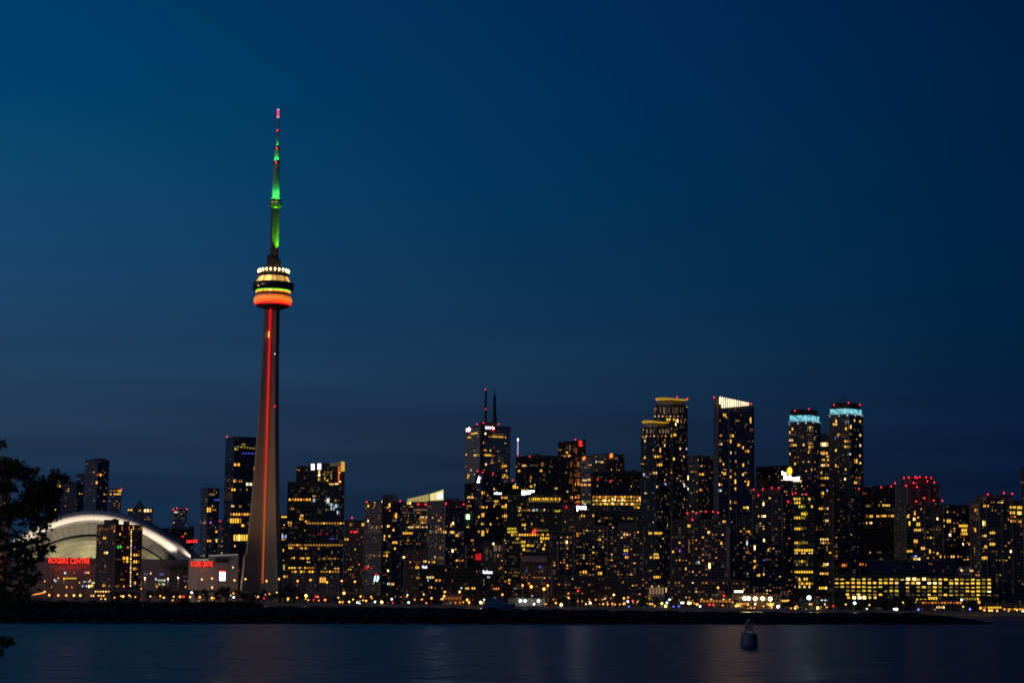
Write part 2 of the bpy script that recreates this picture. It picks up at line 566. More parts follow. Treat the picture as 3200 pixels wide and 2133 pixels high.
b_farb = bld('narrow hazy block leaning against the tallest tower behind the stadium', 2960, 240, 272, 1482, 'far', n=7, pal='pcWd')
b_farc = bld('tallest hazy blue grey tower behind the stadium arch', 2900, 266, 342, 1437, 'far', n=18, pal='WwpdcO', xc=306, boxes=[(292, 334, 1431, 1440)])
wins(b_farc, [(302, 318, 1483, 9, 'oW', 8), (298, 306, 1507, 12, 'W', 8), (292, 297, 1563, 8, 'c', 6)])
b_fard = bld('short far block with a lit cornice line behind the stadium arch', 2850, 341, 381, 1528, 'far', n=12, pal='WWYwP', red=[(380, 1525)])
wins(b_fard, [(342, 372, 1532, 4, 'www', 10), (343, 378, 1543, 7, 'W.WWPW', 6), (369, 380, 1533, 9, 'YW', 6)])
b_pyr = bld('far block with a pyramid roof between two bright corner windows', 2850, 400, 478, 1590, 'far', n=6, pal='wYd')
pyr = MB()
pb = [at(x, 1590, 2851) for x in (414, 452)]
bk = [p + Vector((0, 16, 0)) for p in pb]
apx = (pb[0] + bk[1]) / 2; apx.z = at(433, 1560, 2851).z
for a, b in ((pb[0], pb[1]), (pb[1], bk[1]), (bk[1], bk[0]), (bk[0], pb[0])): pyr.face([a, b, apx], 0)
pyr.build('roof', [M['plant']], b_pyr.root)
wins(b_pyr, [(398, 415, 1592, 8, 'WY', 8), (449, 475, 1594, 12, 'HHW', 9), (431, 443, 1594, 8, 'y', 12)])
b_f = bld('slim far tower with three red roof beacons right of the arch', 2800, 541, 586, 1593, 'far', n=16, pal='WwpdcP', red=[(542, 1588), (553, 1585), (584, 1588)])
wins(b_f, [(544, 556, 1599, 8, 'PC', 6)])
b_f2 = bld('low dark block under the red lettered roof sign', 2740, 500, 607, 1652, 'black', n=14, pal='WwYd', tiers=[(590, 606, 1646, None)], red=[(571, 1673)])
sign(b_f2, 600, 1690, 34, 9, 'ORACLE', LR, 'sign_red', .03, tilt=-.08)
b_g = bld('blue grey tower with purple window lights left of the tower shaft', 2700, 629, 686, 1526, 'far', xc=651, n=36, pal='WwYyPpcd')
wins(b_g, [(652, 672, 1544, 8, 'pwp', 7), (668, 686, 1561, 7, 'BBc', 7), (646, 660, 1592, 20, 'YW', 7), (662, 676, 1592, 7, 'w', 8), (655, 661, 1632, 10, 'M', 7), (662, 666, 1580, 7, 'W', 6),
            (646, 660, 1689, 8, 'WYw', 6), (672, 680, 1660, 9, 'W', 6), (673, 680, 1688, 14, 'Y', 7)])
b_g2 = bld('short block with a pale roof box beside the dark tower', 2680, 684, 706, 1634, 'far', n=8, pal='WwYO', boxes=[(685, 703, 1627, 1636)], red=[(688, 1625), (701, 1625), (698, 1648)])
b_h = bld('tall dark glass tower partly hidden by the tower shaft', 2600, 706, 848, 1366, 'navy', xc=733, n=30, pal='WwDdp', red=[(710, 1362)])
wins(b_h, [(732, 745, 1399, 10, 'yd', 7), (755, 768, 1388, 10, 'yl', 7), (732, 746, 1403, 7, 'Ly', 7), (740, 806, 1394, 7, 'llyly', 9, 8), (755, 802, 1416, 5, 'BBBBB', 9),
            (729, 751, 1451, 11, 'WW', 11), (729, 740, 1502, 12, 'Wy', 6), (745, 758, 1503, 9, 'ww', 7), (768, 788, 1512, 11, 'HCH', 7), (722, 737, 1529, 10, 'WY', 7), (747, 757, 1529, 9, 'd', 8),
            (768, 775, 1529, 8, 'w', 8), (792, 798, 1464, 16, 'WY', 6), (722, 732, 1580, 9, 'PP', 5), (746, 755, 1581, 8, 'ww', 5), (718, 786, 1606, 10, 'WwYWWwW'), (713, 718, 1623, 10, 'c', 6),
            (718, 755, 1626, 20, 'YYWYw', 8), (752, 765, 1641, 11, 'W', 12), (729, 782, 1679, 26, 'YYHYYYw', 7.5), (731, 737, 1705, 8, 'W', 6), (760, 766, 1746, 8, 'W', 6), (760, 766, 1761, 8, 'Y', 6), (740, 746, 1783, 7, 'Y', 6)])
b_i = bld('slim block with white window bands just right of the tower shaft', 2650, 876, 901, 1610, 'office', n=14, pal='WYwP')
wins(b_i, [(878, 897, 1614, 8, 'YYY', 6), (880, 897, 1675, 14, 'CBC', 6), (883, 888, 1718, 10, 'Y', 5), (883, 890, 1772, 22, 'LL', 4)])
# ---- the broad curved glass office
b_j = bld('broad dark glass office with amber storey bands right of the tower shaft', 2480, 899, 1078, 1508, 'glass', n=52, pal='WWwYyDdP', run=3,
          tiers=[(926, 1078, 1459, None), (968, 1030, 1449, None)])
wins(b_j, [(974, 980, 1461, 20, 'H', 6), (992, 1004, 1458, 19, 'HH', 6)])
jl = [(972, 983, 1458, 19), (992, 1003.5, 1457, 19)]
for (x0, x1, y, h) in jl:
    sign(b_j, (x0 + x1) / 2, y, x1 - x0, h, None, None)
    P, nrm, rz = hit(b_j, (x0 + x1) / 2, y)
    c = [at(a, bb, (P - nrm * -1.1).y) for a, bb in ((x0, y + h / 2), (x1, y + h / 2), (x1, y - h / 2), (x0, y - h / 2))]
    glow_part('sign_panel', c, LV, b_j.root)
# lit crown at the right corner
c = [at(a, bb, 2478) for a, bb in ((1030, 1448), (1064, 1442), (1064, 1451), (1030, 1456))]
M['crown_dim'] = lampmat('crown_dim', (.5, .33, .14), .16)
M['crown_amber'] = lampmat('crown_amber', (1, .5, .05), .75)
M['orange_strip'] = lampmat('orange_strip', (1, .2, .02), .75)
glow_part('crown', c, M['crown_dim'], b_j.root)
glow_part('crown', [at(a, bb, 2478) for a, bb in ((1064, 1472), (1077, 1472), (1077, 1443), (1066, 1441))], M['crown_amber'], b_j.root)
glow_part('light_strip', [at(a, bb, 2478) for a, bb in ((1056.5, 1513), (1060, 1513), (1061, 1456), (1057, 1454))], M['orange_strip'], b_j.root)
wins(b_j, [(993, 1002, 1474, 10, 'Y', 9), (993, 1002, 1484, 10, 'H', 9), (994, 1001, 1497, 12, 'Yw', 4), (1008, 1018, 1481, 7, 'wy', 5), (1013, 1017, 1473, 6, 'y', 4), (1013, 1017, 1492, 8, 'Y', 4), (1013, 1017, 1500, 8, 'y', 4),
            (1022, 1038, 1474, 7, 'wdy', 5), (1021, 1037, 1482, 7, 'ddy', 5), (1033, 1038, 1490, 18, 'yy', 5), (1020, 1027, 1500, 8, 'W', 7), (1028, 1034, 1511, 9, 'W', 7), (1034, 1044, 1512, 7, 'PP', 5), (1047, 1056, 1510, 8, 'HH', 5), (1061, 1066, 1506, 12, 'H', 5), (1060, 1064, 1476, 8, 'Y', 4),
            (901, 972, 1560, 9, 'YwWWWwWW'), (974, 988, 1562, 14, 'cCc', 5), (1013, 1028, 1563, 7, 'wP', 7), (1044, 1062, 1563, 8, 'wd', 8),
            (1020, 1030, 1563, 22, 'CC', 5), (1026, 1044, 1576, 12, 'cCc', 6), (1033, 1046, 1588, 12, 'CcC', 5), (1040, 1060, 1580, 14, 'cCc', 6), (1052, 1062, 1600, 14, 'Cc', 5), (1016, 1030, 1592, 10, 'cd', 6),
            (899, 912, 1632, 8, 'WwW', 5), (938, 948, 1610, 9, 'WP', 6), (935, 948, 1620, 10, 'Ww', 7), (952, 968, 1628, 8, 'WD', 8), (900, 912, 1640, 8, 'w', 6), (956, 1078, 1634, 8, 'ywwyywYywwywYy'),
            (899, 1072, 1702, 8, 'ywwWwdwywwwwwwywwwyy'), (901, 918, 1711, 8, 'WYw', 6), (935, 964, 1712, 8, 'wWdYd', 6), (992, 1000, 1713, 7, 'w', 7), (1030, 1045, 1682, 6, 'BB', 7), (910, 922, 1742, 8, 'wY', 6), (935, 968, 1743, 8, 'WWdYw', 6), (1000, 1060, 1744, 8, 'dwdwdwd'),
            (1036, 1040, 1745, 10, 'y', 4), (1036, 1039, 1725, 14, 'y', 4), (1036, 1039, 1760, 14, 'y', 4), (900, 990, 1773, 7, 'wYwdWWdWwd'), (1008, 1020, 1774, 8, 'dy', 6), (1044, 1060, 1775, 7, 'WwW', 6), (910, 990, 1785, 9, 'wWdYwdWYdw'), (1000, 1062, 1785, 8, 'wwyYwww')])
for r in ((996, 1668), (1003, 1666), (1022, 1667), (970, 1670)): win(b_j, r[0], r[1], 3, 5, 'R')
b_k = bld('brown block with red roof and wall beacons beside the glass office', 2450, 1076, 1144, 1627, 'brown', n=34, pal='WwOoYpd', red=[(1100, 1614), (1098, 1658), (1107, 1659), (1113, 1658)])
wins(b_k, [(1092, 1106, 1638, 12, 'wd', 7), (1130, 1142, 1638, 13, 'YW', 6), (1075, 1090, 1684, 8, 'WY', 7)])
b_aq = bld('low grey pavilion with a lit entrance at the foot of the glass office', 2250, 884, 1062, 1792, 'condo_pale', n=0, depth=30)
wins(b_aq, [(998, 1019, 1811, 22, 'WWW', 7), (885, 900, 1800, 9, 'Yw', 7)])
# ---- pair of condominiums and the glowing crown between them
b_l = bld('condominium with a pale left face and a neon emblem near its foot', 2200, 1141, 1258, 1567, 'condo_pale', xc=1194, n=48, pal='WWwOPpYd', boxes=[(1196, 1234, 1544, 1568), (1236, 1242, 1551, 1568)],
           red=[(1146, 1565), (1251, 1562)])
for x, y, k in ((1171, 1563, 'H'), (1194, 1562, 'H')): win(b_l, x, y + 4, 4, 7, k)
wins(b_l, [(1147, 1155, 1580, 9, 'Y', 7), (1168, 1174, 1578, 12, 'p', 6), (1213, 1221, 1578, 18, 'YW', 8), (1233, 1242, 1610, 22, 'WCW', 9), (1226, 1240, 1625, 9, 'pc', 6), (1150, 1190, 1647, 14, 'dpdpd', 8), (1148, 1153, 1627, 8, 'H', 6),
            (1192, 1196, 1644, 8, 'O', 5), (1209, 1219, 1643, 9, 'HW', 6), (1225, 1234, 1655, 9, 'W', 9), (1198, 1220, 1674, 9, 'W.Y', 8), (1198, 1204, 1684, 8, 'W', 6), (1225, 1242, 1694, 10, 'WYP', 6), (1230, 1238, 1713, 9, 'Y', 7), (1205, 1218, 1724, 8, 'ww', 6), (1196, 1213, 1735, 10, 'wY', 7),
            (1140, 1190, 1660, 9, 'dddpd', 8), (1140, 1190, 1735, 9, 'pdcdd', 8), (1209, 1216, 1782, 9, 'H', 7), (1209, 1219, 1823, 9, 'CC', 6), (1222, 1232, 1824, 10, 'WY', 6), (1140, 1150, 1773, 12, 'RR', 5), (1158, 1163, 1774, 9, 'R', 5)])
# neon emblem: red bar over two leaning pale blue strokes
sg, w_, h_ = sign(b_l, 1178, 1804, 24, 28, None, None)
eb = MB(); eb.box((0, -.36, h_ * .36), (w_ * .5, .12, h_ * .1)); eo = eb.build('neon_stroke', [LRb]); eo.parent = sg
for k in (-1, 1):
    eb = MB(); eb.tube([(k * w_ * .26 - 1, -.4, -h_ * .42), (k * w_ * .26 + .6, -.4, -.5), (k * w_ * .26 + 1.0, -.4, h_ * .22)], [.7, 1.25, .8], 8)
    eo = eb.build('neon_stroke', [LCh]); eo.parent = sg
b_m = bld('curved office under a slanting glowing glass crown', 2500, 1258, 1392, 1570, 'office', n=60, pal='WwPpDdcYy', run=4, parapet=False)
cm = MB()
M['crown_gold'] = lampmat('crown_gold', (.85, .72, .26), .42)
M['crown_bright'] = lampmat('crown_bright', (1, .85, .32), .85)
def crown(x0, x1, y0, y1, yb, n, m, frame, Y=2499):
    for i in range(n):
        a = x0 + (x1 - x0) * i / n; b = x0 + (x1 - x0) * (i + 1) / n - .8
        ya = y0 + (y1 - y0) * i / n; yb2 = y0 + (y1 - y0) * (i + 1) / n
        glow_part('crown_panel', [at(p, q, Y) for p, q in ((a, yb), (b, yb), (b, yb2), (a, ya))], m, frame, 1.5)
crown(1273, 1341, 1558, 1543, 1566, 6, M['crown_gold'], b_m.root)
crown(1344, 1386, 1543, 1529, 1568, 3, M['crown_bright'], b_m.root)
MB().prism(foot(1273, 1388, 1560, 2502, None, 22), at(1330, 1571, 2502).z, [at(1273, 1558, 2502).z, at(1388, 1528, 2502).z, at(1388, 1528, 2502).z, at(1273, 1558, 2502).z], 0, 0).build('crown_wall', [M['plant']], b_m.root)
sign(b_m, 1374.5, 1549, 14, 15, None, None, plane=(at(1374.5, 1549, 2496.5), Vector((0, -1, 0)), 0))
glow_part('sign_panel', [at(p, q, 2495) for p, q in ((1368, 1556), (1382, 1556), (1382, 1541), (1367, 1543))], LW, b_m.root)
wins(b_m, [(1271, 1285, 1571, 10, 'YH', 7), (1342, 1384, 1570, 7, 'ywyYw'), (1302, 1312, 1574, 10, 'RR', 6), (1326, 1334, 1575, 11, 'RR', 5), (1292, 1340, 1592, 7, 'ppppppP', 6), (1312, 1340, 1615, 7, 'PppPp', 5), (1310, 1340, 1623, 8, 'wwpwp', 6), (1312, 1340, 1632, 9, 'wYwpw', 6),
            (1274, 1336, 1646, 6, 'PPpPPpPPp', 6), (1258, 1290, 1665, 9, 'YWWYW', 6), (1270, 1278, 1630, 9, 'wp', 5)])
for x in (1307, 1330, 1341, 1371): beacon(x, 1575, 2497, b_m.root, .8)
b_n = bld('condominium with a grey left face just right of the glowing crown', 2150, 1337, 1452, 1565, 'condo_pale', xc=1393, n=40, pal='WWwOPpYd', boxes=[(1391, 1432, 1556, 1568), (1430, 1435, 1553, 1568)], red=[(1394, 1570), (1449, 1572)])
wins(b_n, [(1342, 1392, 1660, 14, 'pdpdpw', 8), (1343, 1392, 1645, 9, 'd.pd.d', 8), (1385, 1396, 1662, 10, 'WP', 6), (1407, 1412, 1640, 14, 'W', 6), (1412, 1420, 1634, 12, 'HY', 7), (1406, 1420, 1662, 11, 'WPY', 5), (1423, 1434, 1672, 10, 'YW', 6), (1430, 1440, 1665, 12, 'c', 6),
            (1357, 1362, 1739, 8, 'P', 6), (1373, 1378, 1711, 8, 'O', 5), (1338, 1360, 1755, 9, 'W.wY', 6), (1340, 1390, 1705, 12, 'd.d.dd', 8), (1424, 1432, 1750, 8, 'YW', 5), (1426, 1431, 1771, 8, 'W', 5), (1410, 1418, 1720, 12, 'H', 8), (1444, 1450, 1750, 9, 'O', 6), (1345, 1390, 1745, 11, 'dddd', 9)])
# ---- low blocks between them and the water
b_lo1 = bld('low brown block behind a tall white lamp post', 2100, 1262, 1340, 1717, 'brown', n=12, pal='WwOdp')
wins(b_lo1, [(1322, 1334, 1753, 9, 'WP', 6), (1298, 1312, 1772, 10, 'YWY', 5), (1280, 1284, 1755, 7, 'W', 5), (1306, 1313, 1793, 8, 'c', 5)])
b_lo2 = bld('dark low hotel block with a small violet roof sign', 2070, 1310, 1404, 1766, 'black', n=10, pal='WwOc')
sign(b_lo2, 1327, 1770, 15, 9, 'Hotel', LV, 'sign_back', .03)
wins(b_lo2, [(1332, 1366, 1803, 9, 'YCW.w'), (1336, 1340, 1812, 8, 'C', 5), (1360, 1378, 1812, 9, 'WwO', 7), (1338, 1352, 1834, 9, 'pW', 7), (1300, 1312, 1804, 9, 'ww', 6)])
b_lo3 = bld('dark mid block with a pale corner pillar and a red lit panel', 2120, 1452, 1516, 1704, 'black', n=10, pal='WOwp')
glow_part('red_panel', [at(p, q, 2118) for p, q in ((1486, 1749), (1504, 1749), (1504, 1728), (1486, 1730))], lampmat('red_glow', (1, .01, .02), .55), b_lo3.root)
MB().prism(foot(1453, 1460, 1704, 2116, None, 3), GZ, at(1456, 1704, 2116).z).build('corner_pillar', [mat('pale_pillar', (.34, .30, .25), .8, noise=.2)], b_lo3.root)
b_lo3g = bld('slim dark block carrying a bright green lantern at its top', 2280, 1448, 1484, 1606, 'black', n=10, pal='WwY')
glow_part('lantern_panel', [at(p, q, 2277) for p, q in ((1457, 1621), (1467, 1621), (1467, 1607), (1457, 1607))], lampmat('green_lantern', (.45, 1, .4), 5), b_lo3g.root)
b_q = bld('block with tall grey lit windows and two white roof lamps', 2110, 1512, 1577, 1693, 'brown', n=6, pal='Wwp')
wins(b_q, [(1516, 1526, 1722, 30, 'd', 7), (1516, 1526, 1745, 12, 'd', 7), (1531, 1538, 1730, 26, 'd', 6), (1543, 1553, 1712, 26, 'p', 5), (1557, 1570, 1712, 24, 'pd', 6), (1543, 1570, 1735, 14, 'dpd', 8), (1560, 1568, 1773, 8, 'oO', 5)])
for x, y in ((1542, 1698), (1581, 1695)): win(b_q, x, y, 6, 9, 'H')
b_lo4 = bld('dark waterside hotel with a violet white script sign on its roof', 2030, 1487, 1598, 1792, 'black', n=8, pal='OoWw', parapet=True)
sign(b_lo4, 1524, 1786, 30, 11, 'Radisson', LV, 'sign_back', .03)
wins(b_lo4, [(1522, 1531, 1802, 6, 'CC', 5), (1510, 1514, 1812, 10, 'l', 4), (1510, 1514, 1824, 10, 'l', 4), (1543, 1561, 1838, 8, 'OOO', 6), (1588, 1596, 1811, 9, 'YO', 5), (1588, 1595, 1821, 9, 'O', 6)])
b_lo5 = bld('low dark warehouse with a row of amber windows', 2040, 1400, 1488, 1774, 'black', n=4, pal='OW')
wins(b_lo5, [(1438, 1445, 1836, 7, 'C', 5), (1453, 1486, 1837, 9, 'WP.WY', 7), (1450, 1462, 1822, 6, 'd', 6)])
b_lo6 = bld('orange lit brick shed on the waterfront', 1985, 1386, 1445, 1857, 'brown', n=0, depth=16, name='shed', cat='shed')
M['orange_wall'] = lampmat('orange_wall_light', (1, .2, .02), .10)
wins(b_lo6, [(1390, 1442, 1868, 12, 'oooooo', 9), (1404, 1412, 1882, 12, 'pp', 4), (1420, 1440, 1882, 9, 'O.O', 7)])
# ---- financial district
b_tl = bld('dark step block left of the white peaked logo tower', 2560, 1452, 1490, 1512, 'black', n=16, pal='WwPpY', run=3)
wins(b_tl, [(1460, 1480, 1553, 9, 'PWWP', 5), (1462, 1468, 1566, 8, 'w', 5), (1458, 1474, 1580, 8, 'wW', 6), (1455, 1470, 1640, 9, 'wYW', 5), (1455, 1475, 1668, 8, 'pWW', 5)])
b_te = bld('navy tower with a white peaked roof logo before the two masted tower', 2500, 1484, 1568, 1475, 'navy', xc=1509, n=34, pal='WWYwOD', run=3, red=[(1492, 1469), (1508, 1472), (1541, 1476)])
M['te_pale'] = mat('pale_panel', (.22, .21, .24), .6, noise=.15)
sgT, wT, hT = sign(b_te, 1497, 1503, 17, 8, 'telus', LW, 'sign_back', .03)
pk = MB(); pk.face([(-.35 * wT, -.35, hT * .65), (.45 * wT, -.35, hT * .65), (.45 * wT, -.35, hT * 1.5), (.2 * wT, -.35, hT * 2.0), (-.05 * wT, -.35, hT * 1.25)])
pko = pk.build('emblem', [LW]); pko.parent = sgT
sign(b_te, 1555, 1540, 25, 9, 'avison', LWs, 'sign_back', .03)
wins(b_te, [(1504, 1516, 1539, 12, 'Yy', 6), (1520, 1528, 1547, 8, 'w', 8), (1541, 1547, 1527, 8, 'W', 6), (1541, 1560, 1565, 8, 'yYYy', 5), (1542, 1547, 1580, 8, 'W', 6), (1504, 1514, 1584, 9, 'WY', 5), (1518, 1524, 1584, 9, 'W', 5),
            (1504, 1514, 1608, 16, 'YW', 5), (1493, 1500, 1614, 9, 'W', 6), (1503, 1514, 1636, 9, 'Yy', 6), (1504, 1513, 1665, 24, 'YY', 5), (1520, 1526, 1660, 8, 'W', 6), (1530, 1536, 1637, 9, 'Y', 6), (1494, 1499, 1660, 8, 'W', 6)])
b_bm = bld('pale stone tower with two roof masts and red and white corner signs', 2900, 1454, 1596, 1331, 'marble', xc=1505, n=40, pal='WYwypdD', run=3,
           boxes=[(1497, 1552, 1318, 1333)], red=[(1491, 1322), (1511, 1318), (1558, 1322)])
# dark re-entrant corner
MB().prism(foot(1501, 1511, 1331, 2897, 1506), GZ, at(1506, 1332, 2897).z).build('corner_slot', [M['black']], b_bm.root)
for x, yt, yb, r1, r2, thick in ((1517, 1216, 1320, 2.6, 1.4, 1), (1544.5, 1212, 1322, 2.9, .5, 2), (1550, 1288, 1322, 1.2, .8, 1)):
    P0, P1 = at(x, yb, 2912), at(x, yt, 2912); P1.x = P0.x
    mb = MB()
    if thick == 2:
        zm = P0.z + (P1.z - P0.z) * .77
        mb.tube([P0, (P0.x, P0.y, zm), (P0.x, P0.y, zm + 1)], [r1, 2.2, 1.0], 8).tube([(P0.x, P0.y, zm), P1], [.9, r2], 6)
    else: mb.tube([P0, P1], [r1 * .8, r2], 8)
    mb.build('mast', [M['dark_metal']], b_bm.root)
beacon(1517, 1216, 2911, b_bm.root); beacon(1517, 1277, 2908, b_bm.root)
for (px, py, w, h) in ((1461.5, 1343, 13, 12), (1525, 1336, 19, 9)):
    sg, w_, h_ = sign(b_bm, px, py, w, h, 'BMO', LV, 'sign_back', .03)
    dx = w_ * .88
    eb = MB(); eb.box((dx, -.3, 0), (w_ * .52, .3, h_ * 1.55)); eo = eb.build('emblem_plaque', [LRb]); eo.parent = sg
    eb = MB(); eb.lathe([(h_ * .5, -.1), (h_ * .5, .1)], 16); eo = eb.build('emblem_disc', [LW]); eo.parent = sg
    eo.location = (dx, -.6, .1 * h_); eo.rotation_euler = (PI / 2, 0, 0); eo.scale = (.75, 1, 1)
wins(b_bm, [(1472, 1494, 1355, 7, 'YYYYY', 4.5, -3), (1459, 1474, 1367, 7, 'wYYw', 4, -2), (1490, 1496, 1362, 7, 'p', 4), (1514, 1520, 1354, 8, 'H', 6), (1526, 1575, 1363, 6, 'wwwWYYYwYYYw', 4, 2), (1578, 1582, 1366, 7, 'W', 5), (1541, 1545, 1356, 8, 'w', 5), (1545, 1576, 1357, 5, 'DDDDDDD', 4),
            (1506, 1513, 1382, 8, 'W', 6), (1515, 1521, 1384, 7, 'd', 6), (1477, 1486, 1408, 7, 'dp', 5), (1500, 1521, 1406, 7, 'wWwW', 5), (1530, 1535, 1407, 8, 'Y', 6), (1552, 1564, 1409, 7, 'pdd', 5), (1584, 1588, 1411, 8, 'd', 5), (1455, 1459, 1420, 8, 'Y', 5),
            (1480, 1498, 1422, 8, 'YYww', 4.5, -1), (1502, 1511, 1420, 7, 'Dw', 5), (1514, 1538, 1421, 8, 'YYYYYw', 4, 1), (1538, 1548, 1423, 7, 'yd', 5), (1535, 1540, 1437, 8, 'w', 5), (1534, 1547, 1445, 7, 'YwD', 4), (1514, 1523, 1450, 9, 'P', 9), (1555, 1564, 1439, 7, 'pp', 5), (1569, 1573, 1436, 18, 'dd', 5),
            (1568, 1584, 1455, 8, 'WYW', 5), (1580, 1585, 1470, 7, 'P', 5), (1569, 1585, 1484, 7, 'yYy', 5), (1569, 1588, 1490, 7, 'YyyY', 5), (1576, 1580, 1505, 7, 'p', 5), (1461, 1470, 1484, 8, 'Yy', 5), (1460, 1468, 1491, 8, 'Yp', 4), (1454, 1459, 1456, 8, 'o', 5), (1470, 1474, 1468, 7, 'P', 4), (1482, 1486, 1481, 7, 'P', 4), (1483, 1492, 1444, 6, 'dd', 5)])
b_tr = bld('dark shoulder block between the logo tower and the black slab', 2620, 1560, 1622, 1509, 'black', n=24, pal='WYywPO', run=3, red=[(1602, 1497)])
wins(b_tr, [(1566, 1586, 1554, 9, 'WwWY', 5), (1567, 1584, 1582, 9, 'YWWY', 5), (1577, 1585, 1577, 9, 'W', 6), (1568, 1585, 1612, 10, 'wPWP', 5), (1602, 1612, 1520, 14, 'YW', 6), (1609, 1613, 1512, 6, 'C', 4), (1590, 1606, 1566, 8, 'yWy', 5)])
b_td = bld('broad black slab tower with a lit needle at its left corner', 2850, 1612, 1780, 1428, 'black', n=26, pal='WwDYyd', run=2, boxes=[(1668, 1690, 1417, 1430)], red=[(1655, 1423)], tiers=[(1640, 1760, 1425, None)])
P0, P1 = at(1618, 1420, 2846), at(1618, 1376, 2846); P1.x = P0.x
MB().tube([P0, P1], [.75, .6], 8).build('needle', [lampmat('needle_violet', (.62, .45, 1), .9)], b_td.root)
MB().lathe([(.4, P1.z), (.85, P1.z + .6), (.85, P1.z + 2.2), (.3, P1.z + 3)], 8, (P1.x, P1.y)).build('needle_lamp', [LW], b_td.root)
beacon(1618, 1424, 2845, b_td.root, .7)
wins(b_td, [(1631, 1649, 1454, 8, 'WPWd', 5), (1655, 1683, 1453, 6, 'DDDDDD', 5), (1691, 1701, 1450, 18, 'wD', 5), (1717, 1725, 1456, 7, 'DD', 5), (1618, 1626, 1471, 9, 'YW', 5), (1687, 1695, 1470, 9, 'YW', 5), (1715, 1720, 1473, 7, 'p', 5), (1766, 1771, 1476, 7, 'y', 5), (1701, 1705, 1483, 20, 'd', 5),
            (1655, 1662, 1490, 9, 'DO', 4), (1655, 1660, 1500, 18, 'yY', 4), (1655, 1664, 1519, 8, 'WY', 5), (1669, 1673, 1514, 8, 'P', 4), (1687, 1690, 1495, 12, 'd', 4), (1731, 1742, 1525, 8, 'yY', 6), (1766, 1776, 1535, 7, 'dP', 6), (1748, 1752, 1500, 9, 'd', 4)])
b_sc = bld('bronze lit tower with a red square roof emblem', 2950, 1744, 1831, 1376, 'bronze', n=40, pal='oODwo', yts=[(1744, 1381), (1831, 1373), (1831, 1373), (1744, 1381)], parapet=False, red=[(1798, 1370)], run=2)
sg, w_, h_ = sign(b_sc, 1814, 1385, 11, 18, 'S', LRb, 'sign_red', .06)
wins(b_sc, [(1779, 1783, 1400, 24, 'ccB', 4), (1768, 1776, 1413, 8, 'WO', 6), (1774, 1783, 1424, 9, 'YW', 6), (1758, 1768, 1425, 7, 'pW', 5), (1745, 1755, 1405, 8, 'p', 6), (1793, 1796, 1405, 20, 'oo', 4), (1798, 1803, 1408, 26, 'oo', 4)])
for yy in (1450, 1482, 1503):
    for x in range(1779, 1815, 4):
        if x not in (1791, 1795) and random.random() < .85: win(b_sc, x, yy, 2.0, 22, random.choice('ooDOD'))
for x in (1798, 1806, 1812): win(b_sc, x, 1512, 2.4, 12, 'W')
wins(b_sc, [(1770, 1812, 1553, 9, 'w.wW.WwO', 5), (1800, 1812, 1567, 9, 'wOO', 4)])
b_ci = bld('pale stone slab with an orange corner emblem and lit lower storeys', 2800, 1815, 1856, 1426, 'pale', n=14, pal='Wwpd', run=3)
glow_part('emblem_plaque', [at(p, q, 2797) for p, q in ((1821, 1438), (1829, 1434), (1829, 1424), (1821, 1428))], LO, b_ci.root)
wins(b_ci, [(1816, 1834, 1500, 8, 'pPPP', 4.5), (1836, 1846, 1498, 8, 'P', 5), (1816, 1846, 1514, 9, 'WwPW.WW', 4.5), (1816, 1834, 1529, 7, 'ddd', 6), (1818, 1846, 1545, 6, 'dd.p', 7), (1818, 1830, 1568, 14, 'Ll', 6), (1832, 1846, 1567, 12, 'll', 7)])
b_v = bld('grey office tower with an orange roof emblem beside the pale slab', 2850, 1853, 1952, 1419, 'office', xc=1897, n=16, pal='wpcdW', run=2)
glow_part('emblem_plaque', [at(p, q, 2845) for p, q in ((1905, 1430), (1915, 1429), (1915, 1416), (1906, 1417))], LO, b_v.root)
wins(b_v, [(1861, 1866, 1442, 9, 'C', 5), (1872, 1886, 1443, 8, 'pPW', 5), (1917, 1930, 1431, 7, 'dpp', 5)])
b_w = bld('dark tower rising from an amber lit curved podium office', 2600, 1848, 2002, 1478, 'black', n=40, pal='WwPpYyd', boxes=[(1870, 1908, 1469, 1496), (1972, 1985, 1464, 1480)], red=[(1868, 1495), (1907, 1501)], tiers=[(1905, 2002, 1474, None)])
b_w2 = bld('amber lit curved office at the foot of the dark tower', 2500, 1848, 2008, 1546, 'office', n=26, pal='YwWyPp', run=3)
wins(b_w2, [(1850, 2006, 1552, 9, 'wwWwWwwYwWYwWwyw', 10), (1850, 2006, 1563, 9, 'yYwYWYywWPYwywWW', 10), (1852, 2004, 1574, 8, 'yyWyYyWyywYyWyy', 10), (1980, 2000, 1585, 7, 'yY', 8), (1896, 1902, 1590, 9, 'd', 6)])
for x, y in ((1890, 1562), (1914, 1559), (1921, 1561), (1946, 1560), (1999, 1556), (1890, 1573), (1914, 1572), (1944, 1573), (1975, 1574), (1854, 1577), (2014, 1557), (2014, 1574)): win(b_w2, x, y, 5.5, 8, 'H')
b_x = bld('curved dark office with a bright white roof sign and a yellow top storey', 2480, 1586, 1757, 1546, 'office_green', n=52, pal='YLyl.wCdPy'.replace('.', ''), run=4, depth=40)
sg, w_, h_ = sign(b_x, 1650, 1536, 40, 12, None, None, plane=(at(1650, 1538, 2478), Vector((0, -1, 0)), 0), tilt=-.11)
for nm, x0, x1, z0, z1 in (('letter_strip', -.48, -.28, -.55, .55), ('letter_strip', -.27, .18, -.42, .42), ('letter_strip', .18, .5, -.05, .42)):
    eb = MB(); eb.box(((x0 + x1) / 2 * w_, -.4, (z0 + z1) / 2 * h_), ((x1 - x0) * w_, .3, (z1 - z0) * h_)); eo = eb.build(nm, [LW]); eo.parent = sg
